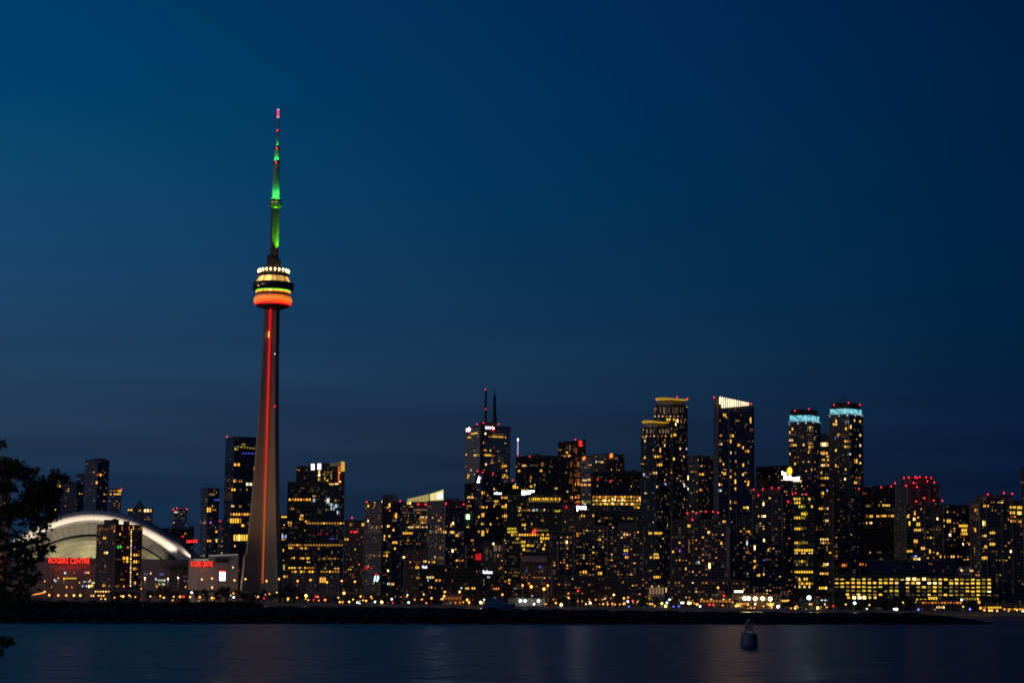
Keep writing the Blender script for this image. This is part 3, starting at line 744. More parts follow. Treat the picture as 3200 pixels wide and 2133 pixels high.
wins(b_x, [(1651, 1752, 1558, 10, 'yLYYYyYYYYYYYw', 6.5), (1608, 1620, 1522, 9, 'Y', 6), (1620, 1650, 1529, 6, 'y.y', 8), (1652, 1750, 1565, 5, 'lylylyl', 9), (1735, 1748, 1596, 7, 'YLL', 4.5), (1666, 1672, 1593, 8, 'C', 4), (1676, 1680, 1592, 9, 'C', 4), (1698, 1704, 1592, 8, 'P', 5), (1662, 1666, 1594, 8, 'O', 4), (1618, 1628, 1586, 8, 'lY', 5), (1620, 1630, 1595, 8, 'Yl', 5), (1618, 1630, 1608, 8, 'yw', 6),
            (1648, 1651, 1575, 10, 'o', 3), (1648, 1651, 1590, 10, 'o', 3), (1648, 1651, 1612, 10, 'o', 3), (1690, 1700, 1625, 8, 'yw', 5), (1630, 1644, 1639, 10, 'WY', 7), (1638, 1642, 1650, 8, 'L', 4), (1660, 1664, 1635, 8, 'L', 4), (1585, 1614, 1651, 9, 'LLL', 5), (1585, 1616, 1661, 9, 'LLYL', 5), (1676, 1698, 1656, 8, 'pypl', 5), (1700, 1714, 1656, 7, 'll', 7)])
wins(b_x, [(1596, 1685, 1670, 9, 'WwpYWYWOYWw', 8), (1688, 1700, 1670, 9, 'yY', 6), (1708, 1716, 1670, 9, 'WO', 5), (1612, 1625, 1682, 8, 'LY.', 5), (1687, 1717, 1681, 9, 'YYYY', 7), (1629, 1643, 1692, 9, 'YY', 7), (1688, 1695, 1691, 9, 'Y', 7), (1600, 1630, 1694, 8, 'llll', 7), (1629, 1642, 1704, 10, 'YL', 6), (1646, 1656, 1703, 10, 'YY', 5), (1658, 1668, 1704, 9, 'LL', 5), (1632, 1642, 1716, 10, 'Y', 10), (1693, 1704, 1714, 9, 'Y', 9), (1700, 1705, 1702, 9, 'Y', 5), (1676, 1696, 1708, 8, 'pd.p', 6)])
glow_part('red_flag_light', [at(p, q, 2474) for p, q in ((1660, 1664), (1675, 1669), (1675, 1650), (1668, 1652))], lampmat('red_slash', (1, .06, .02), 1.0), b_x.root)
b_pw = bld('dark brown block carrying a bright white roof sign', 2450, 1757, 1858, 1578, 'brown', n=20, pal='wOWPc', red=[(1770, 1581), (1805, 1576)])
sign(b_pw, 1817, 1588, 29, 15, 'pwc', LW, 'sign_back', .05, plane=(at(1817, 1588, 2447), Vector((0, -1, 0)), 0))
win(b_pw, 1828, 1575, 8, 9, 'C'); wins(b_pw, [(1815, 1828, 1611, 8, 'YyY', 5), (1850, 1858, 1610, 9, 'W', 6)])
# ---- condominiums along the shore in the middle
b_c1 = bld('dark condominium under a pale grey roof band at the middle of the shore', 2050, 1628, 1727, 1742, 'brown', n=26, pal='WwpOcd', skip=lambda x, y: y > 1835)
M['pale_band'] = mat('pale_band', (.30, .25, .26), .8, noise=.2, nscale=.2)
MB().prism(foot(1629, 1710, 1737, 2046, None, 10), at(1670, 1755, 2046).z, at(1670, 1737, 2046).z, 0, 0).build('roof_band', [M['pale_band']], b_c1.root)
win(b_c1, 1653, 1822, 9, 7, 'O'); win(b_c1, 1687, 1770, 9, 9, 'B'); win(b_c1, 1644, 1782, 4, 8, 'B')
b_c2 = bld('condominium with two pale vertical ribs beside the yellow office', 2190, 1718, 1796, 1668, 'condo', n=34, pal='WwWPOpd')
for x in (1744, 1767): MB().prism(foot(x - 2, x + 2, 1690, 2187, None, 2), at(x, 1790, 2187).z, at(x, 1690, 2187).z).build('rib', [M['pale_band']], b_c2.root)
for x in (1744, 1767): win(b_c2, x, 1775, 5, 9, 'R')
b_c3 = bld('wide dark condominium with a grey roof box under the bright white sign', 2230, 1780, 1902, 1652, 'condo', n=60, pal='WWwPYpOdc', boxes=[(1795, 1821, 1624, 1656), (1858, 1892, 1640, 1656)])
wins(b_c3, [(1800, 1814, 1666, 7, 'OO', 7), (1765, 1776, 1693, 12, 'H', 9), (1880, 1890, 1642, 6, 'BB', 5), (1820, 1835, 1786, 12, 'WW', 7), (1867, 1882, 1790, 12, 'YY', 7), (1866, 1876, 1770, 9, 'LY', 5), (1865, 1878, 1685, 9, 'yY', 6)])
b_c4 = bld('dark condominium with a pale square roof box left of the twin disc towers', 2180, 1897, 2012, 1655, 'condo', n=58, pal='WWwPYpOdc', boxes=[(1930, 1963, 1633, 1658), (1964, 1992, 1632, 1658)])
wins(b_c4, [(1947, 1972, 1669, 10, 'PWp', 8), (1948, 1963, 1719, 10, 'YYY', 7), (1946, 1962, 1730, 7, 'BBB', 6), (1952, 1964, 1740, 9, 'WW', 6), (1942, 1966, 1810, 10, 'OoD', 8)])
# ---- twin towers under yellow discs
b_y1 = bld('taller of the two towers crowned by yellow lit roof discs', 2500, 2044, 2149, 1262, 'glass', xc=2104, n=62, pal='WWwPpYdc', parapet=False)
b_y2 = bld('shorter of the two towers crowned by yellow lit roof discs', 2430, 2003, 2094, 1332, 'glass', xc=2053, n=66, pal='WWwPpYdc', parapet=False, skip=lambda x, y: y > 1822)
M['disc_gold'] = lampmat('disc_gold', (1, .58, .03), .4)
M['mech_glass'] = mat('crown_glass', (.20, .19, .17), .35, noise=.4, nscale=.12)
def disc(o, x0, x1, yc, Y, xt0, xt1, yt, yb):
    s = Y / F
    P = at((x0 + x1) / 2, yc, Y + 18)
    rx = (x1 - x0) / 2 * s
    rows = []
    N = 40
    for rr, dz in ((.72, -1.8), (.97, -1.1), (1.0, -.3), (1.0, .5), (.95, .9)):
        rows.append([(P.x + rx * rr * (1 + .05 * math.sin(4 * t)) * math.cos(t), P.y + 22 * rr * math.sin(t), P.z + dz * .6 + 1.0 * math.sin(2 * t + .6)) for t in [2 * PI * k / N for k in range(N)]])
    b = MB().grid(rows, 0, True, True); b.face(rows[-1], 1); b.face(list(reversed(rows[0])), 0)
    b.build('roof_disc', [M['disc_gold'], M['roof']], o.root)
    # glass drum that carries the disc
    z0 = at((x0 + x1) / 2, yt, Y + 4).z
    b = MB().prism(foot(xt0, xt1, yt, Y + 5, (xt0 + xt1) / 2 + 5), z0 - 2, P.z - 1)
    b.build('crown_drum', [M['mech_glass'], M['roof']], o.root)
disc(b_y1, 2048, 2151, 1249, 2500, 2056, 2140, 1262, 1250)
disc(b_y2, 2006, 2091, 1320, 2430, 2012, 2086, 1332, 1322)
for r in ((2051, 1243), (2116, 1236), (2148, 1240)): beacon(r[0], r[1] + 4, 2498, b_y1.root)
for (o, xs, y0, y1, Y) in ((b_y1, (2047, 2064, 2075, 2082, 2091, 2104, 2112, 2118, 2127, 2134), 1266, 1296, 2500), (b_y2, (2008, 2022, 2034, 2042, 2062, 2072, 2080, 2088), 1336, 1358, 2430)):
    for x in xs:
        win(o, x, (y0 + y1) / 2, 4.5, y1 - y0 - 4, random.choice('dpdDp'))
    for x in range(int(xs[0]), int(xs[-1]) + 4, 12): win(o, x, y1 + 4, 4, 6, random.choice('PPpw'))
wins(b_y1, [(2082, 2096, 1310, 10, 'YYw', 7), (2103, 2108, 1310, 10, 'Y', 5), (2110, 2120, 1314, 14, 'YH', 5), (2109, 2114, 1325, 10, 'H', 5), (2126, 2131, 1316, 16, 'pp', 5), (2104, 2114, 1358, 10, 'YY', 6), (2094, 2102, 1358, 7, 'w', 6), (2122, 2130, 1372, 14, 'DW', 6), (2122, 2132, 1334, 8, 'd', 8), (2122, 2129, 1401, 10, 'P', 7), (2143, 2147, 1402, 9, 'C', 5), (2102, 2110, 1433, 12, 'Y', 8), (2134, 2140, 1426, 8, 'W', 6)])
wins(b_y2, [(2008, 2020, 1366, 8, 'yyY', 5), (2012, 2019, 1377, 9, 'P', 6), (2044, 2067, 1426, 9, 'YWwY', 7), (2051, 2060, 1390, 8, 'dp', 6), (2060, 2066, 1406, 18, 'WY', 6), (2012, 2019, 1429, 10, 'YW', 6), (2074, 2080, 1391, 10, 'P', 6), (2037, 2054, 1477, 9, 'wPPw', 5), (2050, 2070, 1452, 9, 'wYY', 7), (2010, 2018, 1482, 12, 'CB', 5), (2014, 2024, 1540, 8, 'Pc', 6), (2050, 2056, 1520, 9, 'P', 5), (2074, 2082, 1512, 9, 'BC', 5), (2026, 2068, 1665, 10, 'YY.WYYYW', 6), (2042, 2058, 1731, 8, 'YYY', 5), (2030, 2060, 1741, 9, 'W.YWY', 6), (2042, 2066, 1802, 10, 'WYYw', 6)])
b_aa = bld('dark grey block between the disc towers and the bar crowned tower', 2700, 2148, 2232, 1425, 'office', xc=2184, n=44, pal='WwPYdcO')
wins(b_aa, [(2152, 2162, 1422, 15, 'P', 9), (2147, 2152, 1440, 9, 'd', 5), (2184, 2200, 1481, 10, 'OYw', 7), (2147, 2153, 1492, 18, 'HY', 6), (2135, 2141, 1515, 16, 'CH', 6), (2146, 2153, 1527, 9, 'H', 7), (2158, 2165, 1540, 8, 'c', 6), (2186, 2196, 1530, 9, 'Ww', 6)])
b_z = bld('dark slab tower with a slanted crown of bright vertical light bars', 2450, 2229, 2357, 1262, 'navy', n=64, pal='WWWwPpdD', yts=[(2229, 1240), (2357, 1270), (2357, 1276), (2229, 1246)], parapet=False)
MB().prism(foot(2229, 2246, 1242, 2449, None, 1.2), GZ, at(2238, 1243, 2449).z).build('corner_pier', [M['te_pale']], b_z.root)
MB().prism(foot(2276, 2281, 1275, 2448.5, None, 1.2), GZ, at(2278, 1275, 2448.5).z).build('facade_fin', [mat('fin_metal', (.30, .28, .26), .4, .6)], b_z.root)
M['bar'] = lampmat('bar_warm_white', (1, .72, .36), 3.6, True)
for i in range(14):
    x = 2250.5 + i * 6.75
    yt = 1239 + i * 1.42; yb = (1262 if i == 0 else 1273.5 - (i - 1) * .62)
    glow_part('light_bar', [at(p, q, 2447.6) for p, q in ((x - 1.3, yb), (x + 1.3, yb), (x + 1.3, yt), (x - 1.3, yt))], M['bar'], b_z.root, .8)
for r in ((2232, 1238), (2347, 1259)): beacon(r[0], r[1] + 2, 2447, b_z.root)
wins(b_z, [(2259, 2270, 1296, 12, 'YW', 7), (2268, 2272, 1303, 8, 'W', 5), (2296, 2312, 1314, 9, 'DwD', 6), (2342, 2349, 1309, 14, 'W', 7), (2343, 2348, 1318, 10, 'Y', 6), (2328, 2337, 1326, 8, 'D', 7), (2232, 2247, 1361, 11, 'YW', 7), (2248, 2258, 1360, 9, 'w', 8), (2280, 2294, 1361, 12, 'wYw', 6), (2236, 2258, 1387, 8, 'pwP', 7),
            (2280, 2287, 1378, 14, 'WY', 7), (2304, 2314, 1390, 10, 'YO', 6), (2319, 2325, 1398, 11, 'P', 6), (2327, 2342, 1409, 10, 'wWw', 6), (2281, 2287, 1414, 10, 'P', 6), (2296, 2301, 1414, 10, 'c', 6), (2233, 2246, 1439, 11, 'HY', 7), (2246, 2257, 1439, 9, 'w', 8), (2258, 2264, 1450, 9, 'W', 6), (2278, 2284, 1440, 9, 'c', 6), (2296, 2303, 1441, 10, 'w', 6), (2319, 2326, 1452, 14, 'W', 7), (2336, 2341, 1444, 10, 'c', 6),
            (2236, 2242, 1480, 10, 'P', 6), (2259, 2269, 1479, 12, 'YW', 6), (2279, 2287, 1470, 10, 'w', 7), (2294, 2300, 1480, 10, 'w', 6), (2318, 2326, 1482, 11, 'P', 7), (2229, 2247, 1496, 9, 'OYO', 6), (2279, 2287, 1489, 11, 'W', 7), (2294, 2302, 1504, 18, 'YW', 8), (2243, 2258, 1513, 10, 'Hww', 7), (2336, 2342, 1505, 9, 'Y', 6), (2334, 2342, 1513, 10, 'YH', 6), (2294, 2302, 1526, 9, 'W', 7), (2242, 2256, 1532, 9, 'CCc', 7), (2278, 2285, 1568, 14, 'YW', 6), (2293, 2302, 1569, 9, 'ww', 6), (2278, 2286, 1588, 9, 'W', 7)])
# ---- right of the bar crowned tower
b_e1 = bld('dark condominium with a lilac roof box and a row of red beacons', 2140, 2098, 2272, 1624, 'condo', n=72, pal='WWWwPpYOd', boxes=[(2149, 2188, 1599, 1628)], red=[(2176, 1599), (2205, 1595), (2228, 1595), (2244, 1598), (2164, 1620), (2148, 1600)])
wins(b_e1, [(2098, 2108, 1723, 10, 'WYp', 7), (2148, 2158, 1642, 12, 'YW', 6), (2120, 2128, 1720, 9, 'M', 6), (2150, 2156, 1705, 60, 'DDD', 6), (2212, 2222, 1767, 22, 'HY', 7), (2204, 2220, 1814, 9, 'Ll', 8), (2250, 2258, 1696, 12, 'W', 7), (2258, 2268, 1628, 10, 'YW', 6), (2211, 2220, 1662, 10, 'HW', 6), (2175, 2186, 1756, 11, 'cC', 6), (2140, 2146, 1776, 10, 'Y', 6)])
MB().prism(foot(2271, 2279, 1645, 2136, None, 6), at(2275, 1806, 2136).z, at(2275, 1645, 2136).z).build('stair_pillar', [M['pale_band']], b_e1.root)
b_e2 = bld('dark condominium with a lilac roof box below the sun emblem', 2200, 2350, 2446, 1546, 'condo', n=62, pal='WWwPpOYc', boxes=[(2353, 2370, 1527, 1550), (2371, 2396, 1528, 1550), (2398, 2440, 1524, 1550)], red=[(2355, 1526), (2384, 1525), (2412, 1521), (2434, 1521), (2370, 1544)], tiers=[(2300, 2355, 1612, None)])
wins(b_e2, [(2331, 2338, 1696, 18, 'CcC', 8), (2322, 2340, 1585, 9, 'WYH', 6), (2368, 2394, 1612, 9, 'W.CHHY', 5), (2380, 2390, 1574, 14, 'HC', 7), (2355, 2362, 1710, 20, 'HWY', 7), (2356, 2362, 1740, 16, 'ddd', 6), (2354, 2363, 1752, 10, 'YW', 6), (2356, 2362, 1770, 10, 'W', 6), (2365, 2376, 1796, 9, 'WY', 6), (2383, 2390, 1793, 10, 'P', 6), (2382, 2392, 1749, 7, 'B', 8), (2330, 2342, 1725, 9, 'ww', 6), (2330, 2344, 1660, 9, 'wW', 6), (2384, 2391, 1687, 12, 'HY', 7), (2398, 2404, 1717, 10, 'W', 6)])
b_e3 = bld('narrow dark condominium left of the yellow banded office', 2230, 2440, 2482, 1566, 'brown', n=22, pal='WwOpPd', red=[(2463, 1563)])
b_bb = bld('plain black block behind the sun emblem sign', 2600, 2363, 2470, 1457, 'black', n=12, pal='wPdp', yts=[(2363, 1458), (2470, 1452), (2470, 1452), (2363, 1458)], parapet=False)
b_sl = bld('navy office carrying the white lettered sign with a yellow sun', 2470, 2437, 2532, 1505, 'navy', n=18, pal='WYwc', red=[(2477, 1541), (2486, 1537), (2520, 1541)])
pl = lambda x, y: (at(x, y, 2465), Vector((0, -1, 0)), 0)
sign(b_sl, 2449, 1477, 13, 11, 'Sun', LW, 'sign_back', .05, plane=pl(2449, 1477))
sgS, w_, h_ = sign(b_sl, 2473, 1493, 48, 14, 'Life Financial', LW, 'sign_back', .05, plane=pl(2473, 1493), tilt=.09)
eb = MB(); eb.lathe([(5.2, -.3), (5.2, .3)], 20); eo = eb.build('sun_emblem', [LY]); eo.parent = sgS
P = pl(2465, 1472)[0]; eo.location = (at(2465, 1472, 2465) - at(2473, 1493, 2465)) + Vector((0, -1.0, 0)); eo.rotation_euler = (PI / 2, 0, 0); eo.scale = (.62, 1, .85)
wins(b_sl, [(2441, 2447, 1500, 7, 'P', 5), (2455, 2461, 1499, 7, 'Y', 5), (2478, 2498, 1504, 7, 'YYWY', 5), (2500, 2506, 1503, 9, 'H', 6)])
def cyan_twin(Y, x0, x1, xc, yb0, yb1, cap, reds, label):
    o = bld(label, Y, x0, x1, yb1, 'condo', xc=xc, n=62, pal='WWwwPpYdc', parapet=False, skip=lambda x, y: y < yb1 + 20)
    pts = foot(x0 + 4, x1 - 3, yb1, Y + 2, xc)
    z0, z1 = at(xc, yb1, Y).z, at(xc, yb0, Y).z
    m = MB().prism(pts, z0 + .05, z1, 0, 1)
    m.build('cyan_band', [M['cyan_band'], M['roof']], o.root)
    m = MB()
    for k in range(4):
        A, B2 = Vector((*foot(x0, x1, yb1, Y, xc)[k], 0)), Vector((*foot(x0, x1, yb1, Y, xc)[(k + 1) % 4], 0))
        d = B2 - A; L = d.length; mid = (A + B2) / 2
        m.box((mid.x, mid.y, z0 + .5), (L + 2.2, 2.2, 1.1), math.atan2(d.y, d.x))
    m.build('cyan_ledge', [lampmat('ledge_cyan', (.3, .5, .75), .28)], o.root)
    MB().prism(foot(x0 + 7, x1 - 8, cap, Y + 5, xc), z1 + .05, at(xc, cap, Y + 5).z, 0, 0).build('roof_cap', [M['black']], o.root)
    for i, t in enumerate((.02, .30, .55, .78, .98)):
        px = x0 + (x1 - x0) * t
        win(o, px, yb1 + (3 if px < xc else 1.5) + abs(px - xc) * .06, 5, 5, 'C')
    for r in reds: beacon(r[0], r[1] + 3, Y + 3, o.root)
    # crane arm of the window cleaning rig
    A = at(xc - 40, cap, Y + 6); B2 = at(xc - 8, cap - 12, Y + 6)
    MB().tube([A + Vector((0, 0, -1)), B2], .5, 5).build('roof_crane', [M['dark_metal']], o.root)
    return o
mm = bpy.data.materials.new('cyan_band'); mm.use_nodes = True; t = NT(mm.node_tree); bs = mm.node_tree.nodes['Principled BSDF']
bs.inputs['Base Color'].default_value = (.1, .1, .1, 1)
uv = t.n('UVMap'); wv = t.n('TexNoise'); wv.inputs['Scale'].default_value = .16; t.put(wv.inputs['Vector'], uv.outputs[0])
cr = t.n('ValToRGB'); t.put(cr.inputs[0], wv.outputs[0])
cr.color_ramp.elements[0].position = .38; cr.color_ramp.elements[0].color = (.005, .30, .40, 1)
cr.color_ramp.elements[1].position = .62; cr.color_ramp.elements[1].color = (.42, .92, 1, 1)
t.put(bs.inputs['Emission Color'], cr.outputs[0]); bs.inputs['Emission Strength'].default_value = .85
M['cyan_band'] = mm
b_cc = cyan_twin(2650, 2464, 2563, 2536, 1296, 1317, 1279, [(2484, 1279), (2528, 1274)], 'left tower of the cyan crowned pair')
b_dd = cyan_twin(2600, 2590, 2696, 2653, 1275, 1294, 1257, [(2606, 1261), (2652, 1255), (2687, 1261)], 'right and taller tower of the cyan crowned pair')
wins(b_cc, [(2473, 2480, 1340, 10, 'Y', 7), (2465, 2471, 1350, 9, 'P', 6), (2523, 2542, 1335, 10, 'pPp', 7), (2520, 2542, 1344, 8, 'DpD', 7), (2546, 2554, 1347, 9, 'D', 7), (2465, 2479, 1375, 9, 'PPw', 6), (2523, 2542, 1385, 9, 'pOp', 7), (2470, 2490, 1390, 9, 'wY', 7), (2508, 2515, 1389, 10, 'P', 6), (2526, 2542, 1396, 9, 'Ww', 7), (2525, 2532, 1407, 14, 'w', 7), (2481, 2488, 1448, 9, 'Y', 6), (2534, 2540, 1467, 9, 'Y', 6), (2465, 2471, 1417, 9, 'P', 6)])
wins(b_dd, [(2609, 2617, 1315, 10, 'PY', 6), (2602, 2617, 1325, 10, 'YP', 7), (2625, 2655, 1318, 13, '..cc.', 7), (2649, 2662, 1333, 16, 'DP', 7), (2667, 2673, 1313, 9, 'W', 6), (2684, 2691, 1316, 9, 'Y', 6), (2640, 2647, 1339, 10, 'Y', 7), (2617, 2626, 1357, 8, 'Yy', 5), (2684, 2692, 1359, 9, 'P', 7), (2638, 2660, 1378, 9, 'YwD', 7), (2608, 2614, 1366, 9, 'B', 6), (2638, 2660, 1395, 9, 'YwD', 7), (2684, 2692, 1391, 10, 'P', 8), (2609, 2616, 1406, 11, 'Y', 7), (2648, 2660, 1418, 8, 'cCc', 5), (2684, 2691, 1423, 9, 'W', 6), (2668, 2680, 1440, 18, 'wY', 6), (2684, 2692, 1446, 9, 'Y', 7), (2609, 2615, 1454, 11, 'W', 7), (2640, 2646, 1466, 9, 'W', 6), (2672, 2692, 1492, 8, 'oo', 9), (2668, 2678, 1507, 10, 'YW', 5), (2638, 2644, 1496, 9, 'H', 6)])
b_ee = bld('office squeezed between the two cyan crowned towers', 2720, 2558, 2594, 1357, 'office', n=20, pal='WYwPC', run=3)
wins(b_ee, [(2562, 2588, 1388, 16, 'PHHP', 7), (2561, 2588, 1415, 9, 'WWW', 10), (2582, 2590, 1425, 8, 'WW', 5), (2566, 2590, 1436, 9, 'wW.Y', 6), (2562, 2591, 1453, 9, 'wPWH', 6), (2563, 2570, 1476, 9, 'W', 6), (2561, 2590, 1493, 9, 'YyYY', 7), (2560, 2576, 1540, 12, 'YY', 7), (2594, 2600, 1510, 9, 'H', 6), (2583, 2587, 1532, 9, 'C', 5)])
b_ff = bld('office with bright yellow storey bands below the sun emblem', 2350, 2476, 2547, 1548, 'office_green', n=12, pal='YyLl', run=3)
for y, p in ((1558, 'YLL...Y.'), (1570, 'LYY.....'), (1582, '..LLl..Y'), (1604, '...YYw..'), (1617, 'YYYyl...'), (1651, 'YYYl....'), (1695, 'YWllyl..'), (1718, 'YYYYYYYY'), (1727, 'PP.PP.PP'), (1753, 'ldlYld..'), (1763, 'dl...l..'), (1786, 'YYYYYYYY'), (1808, '..Y.YY..'), (1822, '..wYwYYw'), (1832, 'P.P.P.P.')):
    wins(b_ff, [(2479, 2541, y, 10 if y != 1727 else 6, p, 7.75)])
b_fg = bld('slim striped block between the yellow banded office and the low office', 2360, 2547, 2604, 1560, 'brown', n=20, pal='WPwOd', run=3)
wins(b_fg, [(2558, 2590, 1588, 9, 'pPPW', 7), (2572, 2590, 1626, 9, 'pPP', 6), (2562, 2590, 1684, 9, 'PPWP', 7), (2562, 2600, 1695, 8, 'wPpwd', 7), (2572, 2589, 1762, 10, 'YPH', 6), (2561, 2589, 1791, 9, 'PYWW', 7), (2590, 2598, 1726, 6, 'YY', 5), (2582, 2586, 1712, 24, 'yy', 4), (2558, 2585, 1836, 10, 'YYYH', 7)])
b_gg = bld('wide black office with a sloping roof edge right of the cyan pair', 2300, 2685, 2797, 1521, 'black', n=16, pal='wPyd', run=3, yts=[(2685, 1523), (2797, 1513), (2797, 1513), (2685, 1523)], parapet=False, red=[(2684, 1524), (2754, 1519), (2785, 1516)], depth=40)
wins(b_gg, [(2706, 2724, 1580, 8, 'ywd', 6), (2744, 2782, 1578, 8, 'w.YYPWp', 6), (2750, 2756, 1567, 7, 'p', 6), (2706, 2728, 1612, 10, 'wdYY', 6), (2738, 2748, 1612, 9, 'W', 6), (2751, 2794, 1611, 9, 'YYYYwPwd', 5), (2684, 2702, 1634, 8, 'd.d', 6), (2706, 2726, 1633, 8, 'P.WH', 5), (2685, 2700, 1762, 9, 'OwO', 6), (2704, 2710, 1764, 12, 'O', 6), (2630, 2648, 1765, 12, 'OOo', 6), (2750, 2758, 1783, 9, 'Oo', 5)])
b_hh = bld('stepped dark condominium bristling with red roof beacons', 2150, 2795, 2948, 1580, 'condo', xc=2829, n=90, pal='WWWwPYOp', tiers=[(2800, 2938, 1514, 2835), (2813, 2919, 1491, 2842)],
           red=[(2825, 1490), (2840, 1488), (2860, 1487), (2865, 1490), (2874, 1487), (2894, 1488), (2910, 1490), (2898, 1500), (2919, 1504), (2855, 1505), (2831, 1514), (2866, 1518), (2797, 1506), (2863, 1563), (2889, 1553), (2918, 1560), (2945, 1561)], skip=lambda x, y: y < 1570 or x < 2828)
wins(b_hh, [(2833, 2841, 1613, 11, 'Y', 7), (2855, 2862, 1605, 10, 'W', 7), (2853, 2862, 1621, 12, 'HY', 6), (2863, 2876, 1637, 14, 'YYW', 6), (2838, 2846, 1634, 18, 'Yy', 6), (2856, 2878, 1655, 9, 'WYYP', 6), (2880, 2892, 1654, 8, 'pd', 6), (2855, 2868, 1690, 14, 'YW', 6), (2877, 2892, 1712, 12, 'WPY', 6), (2833, 2852, 1721, 9, 'YWY', 6), (2902, 2910, 1722, 16, 'WY', 6), (2854, 2868, 1737, 9, 'BCB', 5), (2854, 2876, 1746, 10, 'YYPH', 6), (2926, 2934, 1728, 10, 'Y', 7), (2945, 2952, 1625, 10, 'Y', 6)])
b_ii = bld('plain dark block with a cluster of gold windows between two beaconed towers', 2210, 2946, 3032, 1580, 'condo', n=30, pal='WWYwPO')
wins(b_ii, [(2958, 2972, 1627, 14, 'YW', 6), (2996, 3024, 1642, 10, 'WYYYY', 6), (3004, 3022, 1656, 14, 'YWY', 6), (3000, 3024, 1667, 9, 'wYYY', 6), (2964, 2972, 1670, 12, 'CH', 5), (2945, 2953, 1643, 9, 'YW', 6), (2926, 2933, 1620, 10, 'H', 6), (2970, 2984, 1738, 10, 'PWW', 6), (2936, 2954, 1738, 10, 'YYW', 6), (3026, 3031, 1699, 9, 'W', 5), (3007, 3012, 1699, 9, 'H', 5)])
b_jj = bld('dark condominium with three red roof beacons at the right', 2100, 3030, 3197, 1566, 'condo', xc=3060, n=92, pal='WWWwPYOp', tiers=[(3050, 3164, 1548, 3080)], red=[(3087, 1541), (3137, 1537), (3163, 1539)], skip=lambda x, y: x < 3044)
wins(b_jj, [(3117, 3135, 1567, 9, 'WPH', 6), (3095, 3110, 1567, 7, 'ww', 7), (3155, 3175, 1584, 10, 'YYYY', 5), (3178, 3194, 1585, 12, 'YYY', 5), (3155, 3172, 1601, 12, 'WYYW', 5), (3178, 3193, 1602, 14, 'YHY', 5), (3157, 3176, 1627, 9, 'PWww', 5), (3180, 3192, 1629, 9, 'wW', 6), (3045, 3062, 1593, 12, 'Ww.W', 5), (3072, 3090, 1580, 10, 'WY.W', 5), (3070, 3080, 1634, 20, 'HYC', 6), (3045, 3052, 1655, 16, 'WY', 5), (3068, 3085, 1673, 9, 'wPY', 6), (3092, 3110, 1699, 11, 'YY', 7), (3092, 3110, 1664, 9, 'WY', 6), (3076, 3085, 1707, 12, 'WY', 6), (3068, 3085, 1742, 12, 'YYW', 6), (3155, 3162, 1722, 11, 'H', 7)])
b_kk = bld('grey tower cut by the right picture edge', 2260, 3187, 3250, 1466, 'condo_pale', n=24, pal='WwYP', boxes=[(3192, 3240, 1458, 1468)])
# ---- long low yellow office on the waterfront
b_ll = bld('long low waterfront office lit in a grid of yellow windows', 2000, 2606, 3104, 1800, 'black', n=0, depth=45, parapet=True, name='office_block', cat='office building')
LLp = ['yY.LyLy.LyYlLLyLYylYYyYylLLyY.', 'YYYYYYYYYYYPlPYH.HHP.YPYYYYlYyl', 'lLyYYLYLL.lppY.yYlYylldlYYLyYll', '..lyyLLl.yLLYp.ldlYl.lldYYYlHYl', '..YlPllyY.dl.ddldYdlYYlldlYdy..']
for r, y in enumerate((1808, 1820.5, 1833, 1845, 1857)):
    for i, x in enumerate(range(2615, 3098, 17)):
        if 2806 <= x <= 2822 and r > 0: continue
        k = LLp[r][i % len(LLp[r])]
        if k == '.' : continue
        yy = y + (x - 2850) * .004 + (0 if r else 1)
        win(b_ll, x + random.uniform(-.6, .6), yy, 14.6 * random.uniform(.8, 1), (10.5 if r in (1, 3) else 8.6) * random.uniform(.7, 1), k, random.choice((0, 1, 1, 2)))
for x in (2669, 2686, 2701): win(b_ll, x, 1866, 13.5, 12, 'H')
for x, k in ((2652, 'Y'), (2718, 'L'), (2735, 'P'), (2652, 'w')): win(b_ll, x, 1866, 10, 9, k)
for x in (2838, 2857, 2888): win(b_ll, x, 1808, 14, 11, 'H')
wins(b_ll, [(2900, 2930, 1869, 14, 'YYYY', 8), (2862, 2895, 1872, 6, 'YyYyY', 7), (3000, 3060, 1870, 9, 'ylYly', 9), (3055, 3064, 1880, 12, 'YY', 6)])
b_l2 = bld('dark box on the roofline behind the low yellow office', 2060, 2706, 2990, 1752, 'navy', n=8, pal='wdO', depth=25, name='annexe', cat='office building')
b_l3 = bld('small pale roof pavilion behind the yellow office right end', 2050, 2996, 3040, 1770, 'pale', n=0, depth=10, name='pavilion', cat='pavilion')
wins(b_l3, [(3002, 3012, 1781, 8, 'Hy', 6), (3030, 3042, 1782, 8, 'PW', 6), (3048, 3062, 1796, 6, 'OO', 7)])
b_pb = bld('small pale cream boathouse among the shore trees', 2010, 2025, 2078, 1827, 'pale', n=0, depth=14, name='boathouse', cat='boathouse')
wins(b_pb, [(2034, 2041, 1831, 6, 'P', 6), (2056, 2061, 1831, 6, 'P', 6), (2079, 2084, 1842, 20, 'PP', 5), (2028, 2076, 1845, 30, 'ppppp', 9.6)])
b_ca = bld('long ochre lit ferry canopy with a flat roof', 1975, 2183, 2286, 1869, 'brown', n=0, depth=10, name='canopy', cat='pavilion')
wins(b_ca, [(2186, 2284, 1877, 9, 'wwwwwwwwww', 9.6), (2188, 2286, 1871, 5, 'W..P...P.W', 9.6)])
b_fh = bld('low ferry hall under five glaring flood lamps', 1985, 2290, 2440, 1858, 'condo', n=0, depth=14, name='ferry_hall', cat='hall')
sgF, w_, h_ = sign(b_fh, 2308, 1847, 27, 6, None, None, plane=(at(2308, 1847, 1982), Vector((0, -1, 0)), 0))
